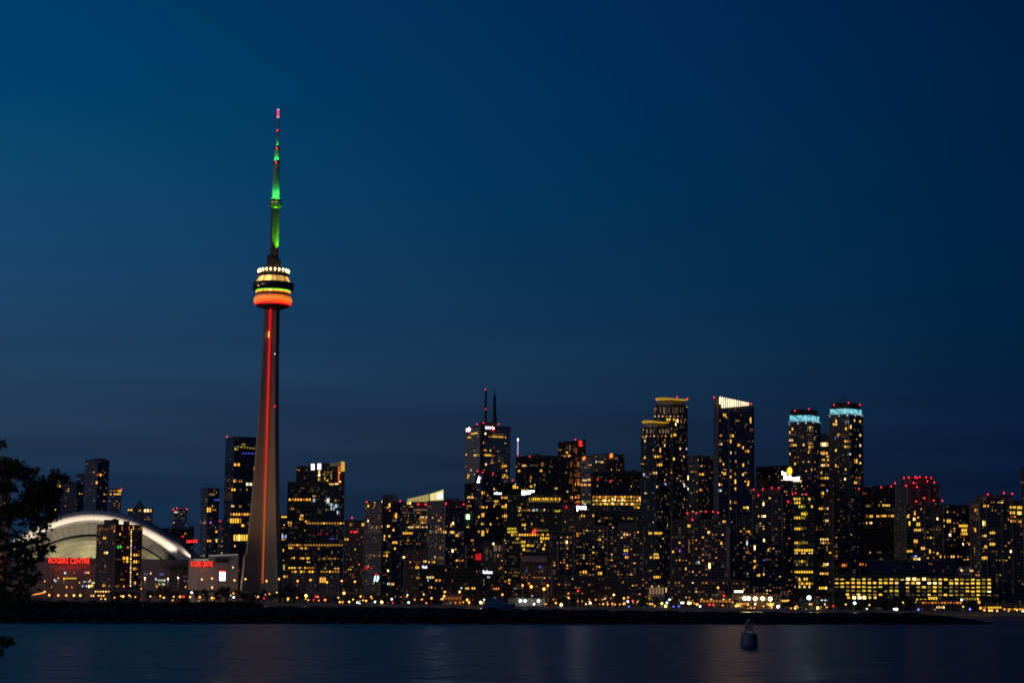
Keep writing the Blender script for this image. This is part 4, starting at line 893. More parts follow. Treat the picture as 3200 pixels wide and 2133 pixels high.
eb = MB(); eb.box((0, -.4, 0), (w_, .3, h_)); eo = eb.build('sign_panel', [lampmat('sign_strip', (.9, 1, .55), 3)]); eo.parent = sgF
wins(b_fh, [(2436, 2462, 1876, 9, 'wYPY', 7), (2300, 2330, 1886, 7, 'WPWO', 7), (2395, 2420, 1886, 9, 'YWPY', 6)])
for x in (2442, 2452, 2462): win(b_fh, x, 1852, 7, 20, 'd')
b_wh = bld('low wall of dark windows joining the ferry hall to the yellow office', 2005, 2500, 2608, 1868, 'condo', n=0, depth=12, name='terminal', cat='hall')
wins(b_wh, [(2563, 2585, 1874, 5, 'CC', 9), (2528, 2600, 1880, 4, 'd.dd.d', 9)])
b_pi = bld('open lit pier pavilion with a glass front at the middle of the shore', 1955, 1589, 1702, 1871, 'condo', n=0, depth=12, name='pier_pavilion', cat='pavilion')
wins(b_pi, [(1590, 1626, 1876, 7, 'dddd', 9), (1628, 1700, 1876, 8, 'ddpDdpdd', 9), (1608, 1700, 1886, 7, 'DpDdpDpDp', 9)])
b_rs = bld('amber lit restaurant block at the far right waterfront', 1975, 3080, 3200, 1884, 'brown', n=0, depth=14, name='restaurant', cat='restaurant')
wins(b_rs, [(3086, 3130, 1897, 7, 'YYYYY', 8), (3060, 3084, 1897, 9, 'OoO', 8), (3134, 3200, 1902, 6, 'WoYoWoWY', 8)])
b_rb = bld('long low terrace building with orange windows under the yellow office', 1985, 2870, 3010, 1876, 'brown', n=0, depth=10, name='terrace_building', cat='restaurant')
wins(b_rb, [(2880, 3006, 1882, 7, 'OooOwoOOoOoOO', 9.5), (2925, 2953, 1896, 8, 'PPPH', 7)])
b_kd = bld('dark annexe block of mixed windows behind the ferry canopy', 2090, 2085, 2345, 1812, 'condo', n=40, pal='WwPOpd', depth=25, name='annexe', cat='building')
b_ke = bld('dark row of low blocks behind the shore trees in the middle', 2120, 1700, 2030, 1800, 'condo', n=36, pal='WwPOpd', depth=25, name='annexe', cat='building')

# ================================================================== stadium
Ys = 2400
def el(a, b, y, n=56, t0=0.0, t1=PI, cx=286, py=1744):
    """points of a half ellipse in a plane at depth y, half axes in picture pixels"""
    P = at(cx, py, Ys); s = Ys / F
    return [(P.x + a * s * math.cos(t0 + (t1 - t0) * k / n), y, P.z + b * s * math.sin(t0 + (t1 - t0) * k / n) ** 2) for k in range(n + 1)]
st = thing('stadium', (at(286, 1800, Ys).x, Ys + 60, GZ), 'domed stadium with a floodlit white arched roof left of the tall tower', 'stadium')
def stucco(name, c, sc):
    return mat(name, c, .75, noise=.3, nscale=sc)
M['roof_white'] = mat('roof_membrane', (.62, .60, .58), .65, noise=.06, nscale=.05)
M['roof_grey'] = mat('roof_grey', (.22, .22, .24), .8, noise=.1, nscale=.1)
M['roof_rib'] = mat('roof_rib', (.26, .25, .23), .8, noise=.35, nscale=.12)
M['roof_inner'] = mat('roof_inner', (.52, .50, .33), .8, noise=.35, nscale=.22, bump=.4)
M['st_wall'] = mat('stadium_wall', (.34, .27, .25), .85, noise=.2, nscale=.05)
arch = MB()
arch.grid([el(327, 150, Ys + 60), el(327, 152, Ys + 22), el(324, 149.5, Ys + 14)], 1)  # grey rim: shade of the turned-away edge put into the colour
arch.grid([el(324, 149.5, Ys + 14), el(318, 145.5, Ys + 5), el(307, 139, Ys), el(292, 131, Ys - 1.5), el(276, 124, Ys - .5), el(266, 119, Ys + 3)], 0)
arch.grid([el(266, 119, Ys + 3), el(262, 115, Ys + 9), el(260, 112, Ys + 12)], 1)
arch.build('arch_roof', [M['roof_white'], M['roof_grey']], st)
# ribbed second panel, set back
rb = MB()
rows0, rows1 = el(264, 114, Ys + 14, 112), el(222, 76, Ys + 6, 112)
rb.grid([rows0, rows1], 0, False)
for k in range(2, 111, 3):
    a, b = Vector(rows0[k]), Vector(rows1[k])
    rb.tube([a + Vector((0, -.2, 0)), b + Vector((0, -.2, 0))], .35, 4)
rb.build('ribbed_roof_panel', [M['roof_rib']], st)
MB().grid([el(222, 76, Ys + 6.3), el(214, 68, Ys + 12)], 0).build('roof_gap', [M['black']], st)
dm = MB()
dm.grid([el(214 * math.cos(q), 70 * math.cos(q), Ys + 8 - 18 * math.sin(q), 56) for q in [k * PI / 2 / 12 * .97 for k in range(13)]], 0)
dm.build('inner_dome', [M['roof_inner']], st)
# lattice seams of the inner dome
sm_ = MB()
for k in range(1, 12, 2):
    q = k * PI / 2 / 12 * .97
    sm_.tube([Vector(p) + Vector((0, -.3, .1)) for p in el(214 * math.cos(q), 70 * math.cos(q), Ys + 8 - 18 * math.sin(q), 40)], .22, 4)
sm_.build('roof_seam', [M['roof_rib']], st)
# drum wall: half ellipse footprint in front of the roof
zt = at(286, 1744, Ys - 20).z; zt2 = zt - 11
Pw = at(286, 1744, Ys)
def ring(a, d, z, n=48):
    return [(Pw.x + a * (Ys / F) * math.cos(t), Ys + 30 - d * math.sin(t), z) for t in [PI * k / n for k in range(n + 1)]]
wl = MB()
wl.grid([list(reversed(r)) for r in (ring(362, 82, GZ), ring(362, 82, zt2), ring(352, 76, zt2 + .05), ring(352, 76, zt), ring(338, 70, zt), ring(338, 70, zt - .6), ring(0, 0, zt - .6))], 0, False)
wl.build('drum_wall', [M['st_wall']], st)
for k in range(4, 46, 4):
    t = PI * k / 48
    co = MB(); co.box((Pw.x + 363 * (Ys / F) * math.cos(t), Ys + 30 - 83 * math.sin(t), (GZ + zt2) / 2), (2.2, 2.2, zt2 - GZ), t)
    co.build('wall_pier', [M['st_wall']], st)
class Fake: pass
def sign_on_drum(px, py, w, h, txt, Y):
    o = Fake(); o.root = st
    return sign(o, px, py, w, h, txt, LR, 'sign_red', .012, plane=(at(px, py, Y), Vector((0, -1, 0)), 0), backpad=1.05)
sign_on_drum(217, 1751, 125, 16, 'ROGERS CENTRE', 2351.5)
def fake_wins(root, Y, lst):
    o = Fake(); o.root = root; o.Y = Y; o.faces = []
    if root is st: o.ellipse = (Pw.x, Ys + 30, 362 * Ys / F, 82)
    wins(o, lst)
fake_wins(st, 2343, [(199, 208, 1789, 9, 'C', 8), (229, 236, 1788, 7, 'p', 7), (262, 280, 1788, 8, 'MWW', 6), (197, 240, 1806, 6, 'LLLLLLL', 6), (168, 172, 1811, 9, 'C', 4), (172, 182, 1814, 8, 'Cd', 5), (196, 212, 1819, 7, 'cdd', 6), (246, 256, 1819, 6, 'PY', 5), (260, 282, 1816, 5, 'CcC', 7), (286, 302, 1820, 8, 'YCP', 5),
                     (254, 274, 1830, 6, 'CBC', 6), (157, 163, 1833, 9, 'Y', 5), (205, 211, 1833, 10, 'W', 5), (222, 227, 1834, 8, 'O', 5), (284, 292, 1829, 9, 'HY', 5), (274, 284, 1831, 11, 'H', 9),
                     (445, 462, 1792, 8, 'BcB', 6), (468, 474, 1790, 9, 'P', 6), (497, 512, 1793, 9, 'BcC', 6), (484, 490, 1808, 10, 'C', 6), (492, 518, 1812, 7, 'CLCC', 6), (484, 516, 1824, 8, 'c.LcLC', 5), (445, 456, 1810, 9, 'cP', 6), (571, 602, 1800, 8, 'ddd.ll', 5), (574, 590, 1814, 8, 'cdc', 5),
                     (616, 640, 1797, 8, 'BCccWB', 4), (648, 658, 1799, 7, 'Cc', 5), (612, 622, 1815, 7, 'dd', 5), (655, 664, 1827, 9, 'pd', 5), (438, 444, 1822, 20, 'RY', 4), (598, 604, 1822, 10, 'Y', 5)])
sp_ = MB()
for (x0, x1, y0, y1, py_) in ((528, 554, 1781, 1772, 2364), (572, 588, 1781, 1772, 2374)):
    sp_.prism([tuple(at(x, y0, py_ + d).xy) for x, d in ((x0, 0), (x1, 0), (x1, 1), (x0, 1))], at(x0, y0, py_).z, at(x0, y1, py_).z, 0, 0)
sp_.build('wall_panel', [M['black']], st)
# annexe with the big screen
an = bld('grey hotel wing at the right end of the stadium with a glaring white screen', 2330, 590, 746, 1745, 'condo_pale', n=0, depth=70, tiers=[(651, 746, 1733, None)], name='stadium_wing', cat='building', parapet=False)
for ch in list(an.root.children):
    if ch.name.startswith('facade'): ch.data.materials[0] = M['st_wall']
for yy in (1762 + 14, 1790, 1804, 1818):
    A, B2, u, h = an.faces[0]; P = at(668, yy, 2330)
    e = (B2 - A); L = e.length; mid = (A + B2) / 2
    MB().box((mid.x, mid.y - .2, P.z), (L, .5, .5), math.atan2(e.y, e.x)).build('string_course', [M['roof_grey']], an.root)
M['coping'] = lampmat('coping_painted_glow', (.8, .85, .8), .22)  # no lamp on the coping; its lit look is put in as emission
glow_part('coping', [at(p, q, 2329) for p, q in ((655, 1737), (743, 1733), (743, 1730), (655, 1733))], M['coping'], an.root)
glow_part('coping', [at(p, q, 2329) for p, q in ((606, 1751), (652, 1751), (652, 1745), (606, 1746))], M['coping'], an.root)
sign(an, 631, 1761, 68, 16, 'ROGERS CENTRE', LR, 'sign_red', .012, backpad=1.05)
sgB, w_, h_ = sign(an, 694.5, 1797, 20, 31, None, None)
eb = MB(); eb.box((w_ * .06, -.4, -h_ * .08), (w_ * .86, .3, h_ * .82)); eo = eb.build('screen', [LW]); eo.parent = sgB
eb = MB(); eb.box((0, -.42, h_ * .42), (w_ * 1.0, .3, h_ * .16)); eo = eb.build('screen_banner', [LRb]); eo.parent = sgB
MB().prism([tuple(at(x, 1752, 2328 + d).xy) for x, d in ((672, 0), (712, 0), (712, 2), (672, 2))], at(690, 1756, 2328).z, at(690, 1743, 2328).z, 0, 0).build('dark_opening', [M['black']], an.root)
# rooftop machines along the stadium rim
for x in (600, 612, 620):
    P = at(x, 1746, 2360); MB().box((P.x, P.y, P.z + 1.5), (3, 3, 4.5)).build('roof_vent', [M['plant']], st)
# ---- condominium in front of the stadium
b_fc = bld('brown condominium standing in front of the stadium with a bright vertical light line', 2150, 304, 446, 1640, 'brown', xc=362, n=40, pal='WwOoPdY', boxes=[(325, 372, 1623, 1646), (386, 405, 1627, 1640), (352, 366, 1620, 1626)], red=())
for i in range(8):
    x = 305 + i * 7.6; y = 1643 - i * 1.2
    win(b_fc, x, y + 10, 2.2, 17, random.choice('wwo'))
for x in (382, 404, 417, 441): win(b_fc, x, 1648, 2.6, 22, 'w')
win(b_fc, 444.5, 1650, 2.2, 22, 'W'); win(b_fc, 417, 1648, 2.6, 18, 'W')
for k in range(26):
    y = 1654 + k * 7
    win(b_fc, 410.5 - k * .12, y, 3.2, 5.4, 'PH'[k % 2] if k % 3 else 'P')
wins(b_fc, [(322, 332, 1680, 9, 'WY', 5), (324, 338, 1726, 9, 'WH', 6), (372, 378, 1668, 9, 'W', 6), (365, 381, 1708, 9, 'GG', 7), (395, 404, 1709, 10, 'y', 8), (418, 424, 1709, 8, 'B', 5), (382, 402, 1743, 12, 'WY', 8), (416, 436, 1733, 10, 'WWw', 7), (393, 402, 1753, 10, 'W', 7), (384, 390, 1754, 9, 'p', 6), (416, 436, 1754, 11, 'YYo', 7), (416, 432, 1776, 11, 'WwD', 6), (354, 360, 1658, 9, 'O', 5), (310, 316, 1694, 10, 'o', 5), (352, 356, 1697, 9, 'o', 5), (326, 332, 1768, 10, 'p', 5), (320, 330, 1828, 9, 'WO', 5), (338, 345, 1830, 9, 'p', 6), (416, 425, 1820, 12, 'wP', 6), (360, 372, 1830, 8, 'op', 6)])

# ================================================================== the tall tower
TY = 2300
X0 = at(852, 960, TY).x
ZT = lambda py, px=852: at(px, py, TY).z
PX = TY / F
tw = thing('observation_tower', (X0, TY, GZ), 'slender concrete observation tower with an orange lit pod and green lit antenna', 'tower')
M['tw'] = mat('tower_concrete', (.36, .29, .215), .85, noise=.22, nscale=.07)
M['tw_dark'] = mat('tower_dark', (.06, .055, .055), .6, noise=.2, nscale=.2)
legs = [R(203), R(318), R(80)]
def section(Rr, wt, win_, z):
    pts = []
    for a in sorted(legs):
        d = Vector((math.cos(a), math.sin(a), 0)); p = Vector((-d.y, d.x, 0))
        for r, w in ((7.0, -win_), (Rr, -wt), (Rr, wt), (7.0, win_)):
            q = d * r + p * w
            pts.append((X0 + q.x, TY + q.y, z))
    return pts
prof = [(1884, 27.5), (1810, 26), (1735, 23.6), (1700, 22.2), (1600, 19.2), (1500, 16.8), (1330, 13.4), (1150, 10.9), (960, 9.6)]
MB().grid([section(r, 3.3 - .6 * (1884 - y) / 924, 4.4 - .8 * (1884 - y) / 924, ZT(y, 836) if y > 1300 else ZT(y)) for y, r in prof], 0, False, True).build('shaft', [M['tw']], tw)
MB().grid([section(r + 1.2, 4.4, 5.2, ZT(y, 836)) for y, r in ((1884, 28), (1737, 24.2), (1734, 23.2))], 0, False, True).build('shaft_base', [M['tw']], tw)
# red light line in the re-entrant corner between two legs
def corner_pt(z, off):
    a = R(260); return (X0 + math.cos(a) * off - .2, TY + math.sin(a) * off, z)
def strip_mat():
    m = bpy.data.materials.new('elevator_light'); m.use_nodes = True
    t = NT(m.node_tree); b = m.node_tree.nodes['Principled BSDF']
    b.inputs['Base Color'].default_value = (.05, .02, .02, 1)
    tc = t.n('TexCoord'); sp = t.n('SeparateXYZ'); t.put(sp.inputs[0], tc.outputs['Object'])
    mr = t.n('MapRange'); t.put(mr.inputs[0], sp.outputs[2]); mr.inputs[1].default_value = 0; mr.inputs[2].default_value = 340
    cr = t.n('ValToRGB'); t.put(cr.inputs[0], mr.outputs[0])
    cr.color_ramp.elements[0].position = .0; cr.color_ramp.elements[0].color = (.55, .13, .02, 1)
    cr.color_ramp.elements[1].position = 1; cr.color_ramp.elements[1].color = (1.25, .004, .012, 1)
    e = cr.color_ramp.elements.new(.25); e.color = (.6, .13, .012, 1)
    e = cr.color_ramp.elements.new(.5); e.color = (1.0, .03, .01, 1)
    t.put(b.inputs['Emission Color'], cr.outputs[0]); b.inputs['Emission Strength'].default_value = .62
    m.cycles.emission_sampling = 'AUTO'
    return m
M['elev'] = strip_mat()
MB().tube([corner_pt(ZT(1822, 834), 8.2), corner_pt(ZT(1500), 7.8), corner_pt(ZT(962), 7.4)], [1.05, 1.15, 1.35], 8).build('elevator_light_line', [M['elev']], tw)
Pc = Vector(corner_pt(ZT(1048), 9.2))
MB().box((Pc.x - .7, Pc.y, Pc.z), (1.2, 1.6, 7)).build('elevator_cabin', [LA], tw)
def lat(name, prof, mts, par=tw, n=32, **k):
    return MB().lathe([(r * PX, ZT(y)) for r, y in prof], n, (X0, TY), **k).build(name, mts, par)
# pod, bottom to top
lat('pod_underside', [(24, 968), (30, 966), (46, 960), (56, 955)], [M['tw_dark']])
def radome_mat():
    m = bpy.data.materials.new('radome_glow'); m.use_nodes = True
    t = NT(m.node_tree); b = m.node_tree.nodes['Principled BSDF']
    b.inputs['Base Color'].default_value = (.5, .4, .35, 1)
    tc = t.n('TexCoord'); nz = t.n('TexNoise'); nz.inputs['Scale'].default_value = .06; t.put(nz.inputs['Vector'], tc.outputs['Object'])
    sp = t.n('SeparateXYZ'); t.put(sp.inputs[0], tc.outputs['Object'])
    mr = t.n('MapRange'); t.put(mr.inputs[0], sp.outputs[2]); mr.inputs[1].default_value = ZT(954) - GZ; mr.inputs[2].default_value = ZT(926) - GZ
    cr = t.n('ValToRGB'); t.put(cr.inputs[0], t.m('ADD', mr.outputs[0], t.m('MULTIPLY', t.m('SUBTRACT', nz.outputs[0], .5), .7)))
    cr.color_ramp.elements[0].position = 0; cr.color_ramp.elements[0].color = (.9, .03, .004, 1)
    cr.color_ramp.elements[1].position = 1; cr.color_ramp.elements[1].color = (.6, .09, .006, 1)
    for p, c in ((.3, (1, .14, .008, 1)), (.6, (1, .27, .012, 1))): e = cr.color_ramp.elements.new(p); e.color = c
    t.put(b.inputs['Emission Color'], cr.outputs[0])
    b.inputs['Emission Strength'].default_value = .95
    return m
M['radome'] = radome_mat()
rd = [(52, 956)]
for k in range(11):
    a = -PI / 2 + PI * k / 10
    rd.append((48 + 12.5 * math.cos(a), 939 - 14.5 * math.sin(a)))
lat('radome', rd + [(46, 924)], [M['radome']], n=48)
lat('radome_red_rim', [(53, 956.5), (57.5, 952.5), (54, 951)], [lampmat('red_rim', (1, .012, .012), 1.1)], n=48)
lat('pod_neck', [(50, 926), (52, 923), (54, 918), (52, 916)], [mat('pod_neck', (.30, .27, .2), .6)], n=40)
for nm, mt, y0, y1, rr in (('light_band', LG, 906.5, 910.8, 55), ('light_band', lampmat('band_yellow', (1, .75, .05), 1.3), 911, 913.2, 54.6), ('light_band', lampmat('band_orange', (1, .22, .02), 1.3), 913.4, 917, 54.2)):
    b = MB(); N = 10
    for s_ in range(N):
        t0 = 2 * PI * s_ / N + .02 + R(-10); t1 = 2 * PI * (s_ + 1) / N - .02 + R(-10)
        row = lambda r, y: [(X0 + r * PX * math.cos(t0 + (t1 - t0) * k / 8), TY + r * PX * math.sin(t0 + (t1 - t0) * k / 8), ZT(y)) for k in range(9)]
        b.grid([row(rr - 3, y1), row(rr, y1), row(rr, y0), row(rr - 3, y0)], 0, False)
    b.build(nm, [mt], tw)
lat('pod_core', [(50, 918), (50, 900)], [M['tw_dark']])
lat('main_deck', [(52, 909), (61, 908.5), (64, 905), (65, 897), (65, 889), (63, 887.5), (57, 886.5)], [mat('deck_glass', (.035, .034, .04), .3, noise=.25, nscale=.2)], n=48)
lat('deck_mullion_ring', [(65.3, 897.8), (65.5, 897.4), (65.5, 896.6), (65.3, 896.2)], [M['steel']], n=48)
lat('deck_rim', [(65.2, 888.4), (66.3, 887.6), (66.3, 885.8), (62, 884.6), (56, 884)], [mat('deck_rim', (.34, .25, .19), .7, noise=.15)], n=48)
# dull deck windows
for a, y, c in ((232, 900, 'P'), (241, 896, 'd'), (247, 896.5, 'p'), (253, 896, 'd'), (268, 914, 'H'), (277, 914, 'W'), (300, 889, 'd'), (224, 894, 'd')):
    rr = 65.6 if y < 905 else 56; P = (X0 + rr * PX * math.cos(R(a)), TY + rr * PX * math.sin(R(a)), ZT(y))
    inst('deck_window', WMESH[(c, 0)], tw, P, R(a + 90), (2.2, 1, 1.6))
def cone_mat():
    m = bpy.data.materials.new('restaurant_glow'); m.use_nodes = True
    t = NT(m.node_tree); b = m.node_tree.nodes['Principled BSDF']
    b.inputs['Base Color'].default_value = (.3, .25, .2, 1)
    tc = t.n('TexCoord'); sp = t.n('SeparateXYZ'); t.put(sp.inputs[0], tc.outputs['Object'])
    an_ = t.m('ARCTAN2', sp.outputs[0], sp.outputs[1])
    cell = t.m('FLOOR', t.m('MULTIPLY', an_, 44 / (2 * PI)))
    wn = t.n('TexWhiteNoise', noise_dimensions='1D'); t.put(wn.inputs['W'], t.m('ADD', cell, 7.3))
    fr = t.m('FRACT', t.m('MULTIPLY', an_, 44 / (2 * PI)))
    mul = t.m('MULTIPLY', t.m('GREATER_THAN', fr, .12), t.m('MULTIPLY_ADD', t.m('POWER', wn.outputs[0], 3), 2.4, .42))
    b.inputs['Emission Color'].default_value = (1, .52, .12, 1)
    t.put(b.inputs['Emission Strength'], mul)
    return m
lat('restaurant_glazing', [(55, 884), (53.5, 881), (43, 863)], [cone_mat()], n=88, cap=False)
lat('pod_roof', [(49.5, 866), (50, 862), (49, 856), (46, 853), (22, 851)], [mat('pod_roof', (.16, .13, .11), .7)], n=40)
ML = MB().lathe([(.5, -1.8), (1.05, -1.0), (1.1, 1.0), (.5, 1.8)], 8).mesh('lamp', [lampmat('ring_lamp', (1, .58, .20), 6)])
for k in range(22):
    a = 2 * PI * k / 22 + .07
    inst('lamp', ML, tw, (X0 + 47.5 * PX * math.cos(a), TY + 47.5 * PX * math.sin(a), ZT(851) + 1.4), a)
# equipment floors above the pod
b = MB()
b.box((X0 - 3.3, TY, ZT(826)), (9, 12, 19)).box((X0 + 4.2, TY - 1, ZT(829)), (7, 10, 14)).box((X0 - 5.6, TY - 4, ZT(812)), (2.2, 2.2, 11)).box((X0 + 6.5, TY - 3, ZT(822)), (3, 3, 9))
b.build('equipment_floor', [M['tw_dark']], tw)
M['tw_up'] = mat('upper_shaft', (.17, .15, .14), .8, noise=.15, nscale=.1)
lat('upper_shaft', [(14.2, 850), (14, 700), (13.4, 650)], [M['tw_up']], n=6, sm=False)
lat('upper_pod', [(13, 652), (18, 648), (20, 641), (20, 634), (17, 632.5), (17, 629), (19, 627), (19, 623), (15, 620.5)], [mat('upper_pod', (.30, .31, .28), .35, .4)], n=28)
for a, y, c in ((243, 634, 'W'), (262, 638, 'w'), (285, 632, 'R'), (290, 634, 'R')):
    inst('pod_lamp', WMESH[(c, 0)], tw, (X0 + 20.3 * PX * math.cos(R(a)), TY + 20.3 * PX * math.sin(R(a)), ZT(y)), R(a + 90), (.9, 1, 1.3))
M['mast_white'] = mat('antenna_cladding', (.42, .45, .46), .6, noise=.1, nscale=.2)
lat('antenna_section', [(11.4, 622), (11.2, 560), (10.6, 514)], [M['mast_white']], n=20)
lat('antenna_collar', [(10.6, 515), (12, 514), (12, 509), (9, 508)], [M['tw_dark']], n=20)
lat('antenna_section', [(8.6, 509), (8, 466)], [M['mast_white']], n=16)
lat('antenna_collar', [(8, 468), (9.4, 467), (9.4, 462.5), (5, 462)], [M['tw_dark']], n=16)
lat('antenna_mast', [(4.6, 463), (4.0, 430), (3.2, 415), (3.2, 369)], [M['mast_white']], n=10)
lat('antenna_collar', [(4.2, 416), (4.6, 413), (4.2, 409)], [M['tw_dark']], n=10)
lat('beacon_mast', [(3.4, 369), (3.4, 343), (2, 341)], [lampmat('beacon_pink', (1, .05, .16), 1.3)], n=10)
for y, m_, r in ((366, LCs, 3.5), (343, LCs, 3.4)): lat('beacon', [(r, y + 2.2), (r, y - 1.6)], [m_], n=8)
for x, y, Yf in ((865, 412, 2.2), (866, 467, 4), (866, 513, 5)):
    P = Vector((X0, TY - Yf - .6, ZT(y)))
    inst('beacon', MBEACON, tw, P, 0, (.9, .9, 1.6))
for x, y in ((859, 1105), (859, 1270), (860, 1446), (860, 1622)):
    P = at(x, y, TY - 12)
    if y == 1105: inst('shaft_lamp', WMESH[('C', 0)], tw, P, 0, (1.4, 1, 2.2))
    else: inst('beacon', MBEACON, tw, P, 0, (.8, .8, .9))

def lamp(typ, name, loc, col, power, target=None, size=None, blend=.5, radius=.5, parent=None):
    d = bpy.data.lights.new(name, typ); d.color = col; d.energy = power
    o = bpy.data.objects.new(name, d); C.objects.link(o)
    if typ == 'SPOT': d.spot_size = size; d.spot_blend = blend
    if typ in ('SPOT', 'POINT'): d.shadow_soft_size = radius
    loc = Vector(loc)
    if parent: o.parent = parent; o.location = loc - wloc(parent)
    else: o.location = loc
    if target is not None: o.rotation_euler = (Vector(target) - loc).to_track_quat('-Z', 'Y').to_euler()
    return o
GREEN = (.03, 1, .10)
for dx, dy in ((3.2, -6.5), (-5.2, -5), (6.5, -2)):
    lamp('SPOT', 'green_flood', (X0 + dx, TY + dy, ZT(619)), GREEN, 12000, (X0 + dx * .6, TY + dy * .55, ZT(560)), R(70), .8, .3, tw)
for dx, dy in ((2.2, -4.6), (-2.6, -4.4)):
    lamp('SPOT', 'green_flood', (X0 + dx, TY + dy, ZT(507)), GREEN, 7000, (X0 + dx * .5, TY + dy * .6, ZT(480)), R(75), .8, .2, tw)
for a in (205, 250, 290, 335):
    lamp('POINT', 'green_flood', (X0 + 7.2 * math.cos(R(a)), TY + 7.2 * math.sin(R(a)), ZT(616)), GREEN, 900, None, None, .5, .3, tw)
lamp('SPOT', 'green_flood', (X0 + 1.0, TY - 3.2, ZT(461)), GREEN, 5000, (X0, TY - 1.2, ZT(435)), R(60), .8, .2, tw)
lamp('SPOT', 'green_flood', (X0 + 9.0, TY - 8.5, ZT(806)), (.16, 1, .015), 260000, (X0 + 4.5, TY - 3, ZT(700)), R(52), .8, .3, tw)
lamp('POINT', 'green_flood', (X0 + 3, TY - 9.5, ZT(615)), (.1, 1, .06), 2500, None, None, .5, .3, tw)
# unseen warm spots added to wash the shaft in place of city light
for dx, dy, pw, ty in ((-105, -170, 2.9e5, 1480), (25, -150, .3e5, 1560)):
    lamp('SPOT', 'added_warm_spot', (X0 + dx, TY + dy, 16), (1, .60, .30), pw, (X0 - 4, TY, ZT(ty)), R(40), 1.0, 2, tw)
# stadium roof floods
sx = at(286, 1744, Ys).x
for k in range(9):
    tt = R(22 + 17 * k)
    lx, ly = sx + 349 * (Ys / F) * math.cos(tt), Ys + 30 - 75 * math.sin(tt)
    ax = sx + 290 * (Ys / F) * math.cos(tt)
    lamp('SPOT', 'roof_flood', (lx, ly, zt + 1.2), (1, .80, .60), 1.05e5 + 2.6e4 * abs(math.cos(tt)), (ax, Ys, zt + 14 + 52 * math.sin(tt)), R(86), 1.0, 1.2, st)
for k in range(5):
    tt = R(40 + 25 * k)
    lx, ly = sx + 349 * (Ys / F) * math.cos(tt), Ys + 30 - 75 * math.sin(tt)
    lamp('SPOT', 'dome_flood', (lx, ly, zt + 1.2), (1, .86, .58), 3.7e4, (sx + 150 * (Ys / F) * math.cos(tt), Ys, zt + 24), R(105), .9, 1.2, st)
for x, y in ((180, 1757), (217, 1759), (255, 1757)):
    P = at(x, y, 2344); lamp('POINT', 'sign_glow', P, (1, .05, .03), 1500, None, None, .5, 1, st)
P = at(631, 1768, 2322); lamp('POINT', 'sign_glow', P, (1, .06, .04), 900, None, None, .5, 1, an.root)
def added_lake_spot(o, px, py, Y, col, pw):  # unseen spots added to carry crown and sign glow onto the water
    P = at(px, py, Y)
    lamp('SPOT', 'added_lake_spot', P, col, pw, (P.x * .05, 150, 0), R(20), .5, 3, o.root)
pod_ = Fake(); pod_.root = tw
added_lake_spot(pod_, 853, 940, TY - 26, (1, .30, .12), 11000)
dr_ = Fake(); dr_.root = st
added_lake_spot(dr_, 215, 1751, 2342, (1, .22, .16), 2600)
added_lake_spot(b_z, 2275, 1255, 2440, (1, .53, .28), 26000)
added_lake_spot(b_z, 2315, 1262, 2440, (1, .50, .24), 24000)
added_lake_spot(b_m, 1374, 1549, 2490, (.9, .92, 1), 8000)
added_lake_spot(b_pw, 1810, 1588, 2440, (.9, .92, 1), 11000)
added_lake_spot(b_dd, 2640, 1283, 2585, (.5, .85, 1), 2500)
added_lake_spot(b_cc, 2505, 1306, 2630, (.9, .95, 1), 9000)
# ================================================================== ground, water, expressway
ASP = mat('ground_asphalt', (.05, .05, .05), .9, noise=.3, nscale=.02)
g = MB()
g.face([(-9000, 1950, GZ), (9000, 1950, GZ), (9000, 16000, GZ), (-9000, 16000, GZ)])
tag(g.build('ground', [ASP]), kind='structure')
qw = MB().box((0, 1949.5, GZ / 2 + .1), (6000, 1.2, GZ + .8))
qo = qw.build('quay_wall', [mat('quay_concrete', (.26, .24, .22), .85, noise=.3, nscale=.1)])
tag(qo, 'long low concrete quay wall along the city waterfront', 'wall')
ex = MB().box((at(740, 1850, 2100).x, 2100, 13.6), (at(1190, 1850, 2100).x - at(330, 1850, 2100).x, 20, 1.6))
for e_ in (-1, 1): ex.box((at(740, 1850, 2100).x, 2100 + e_ * 9.8, 14.9), (at(1190, 1850, 2100).x - at(330, 1850, 2100).x, .4, 1.0))
exo = tag(ex.build('elevated_road', [mat('road_concrete', (.22, .19, .17), .85, noise=.3, nscale=.1)]), kind='structure')
for k in range(15):
    x = 345 + k * 60
    P = at(x, 1870, 2100)
    MB().box((P.x, 2100, (GZ + 12.8) / 2), (2.2, 12, 12.8 - GZ)).build('pier', [M['concrete']], exo)
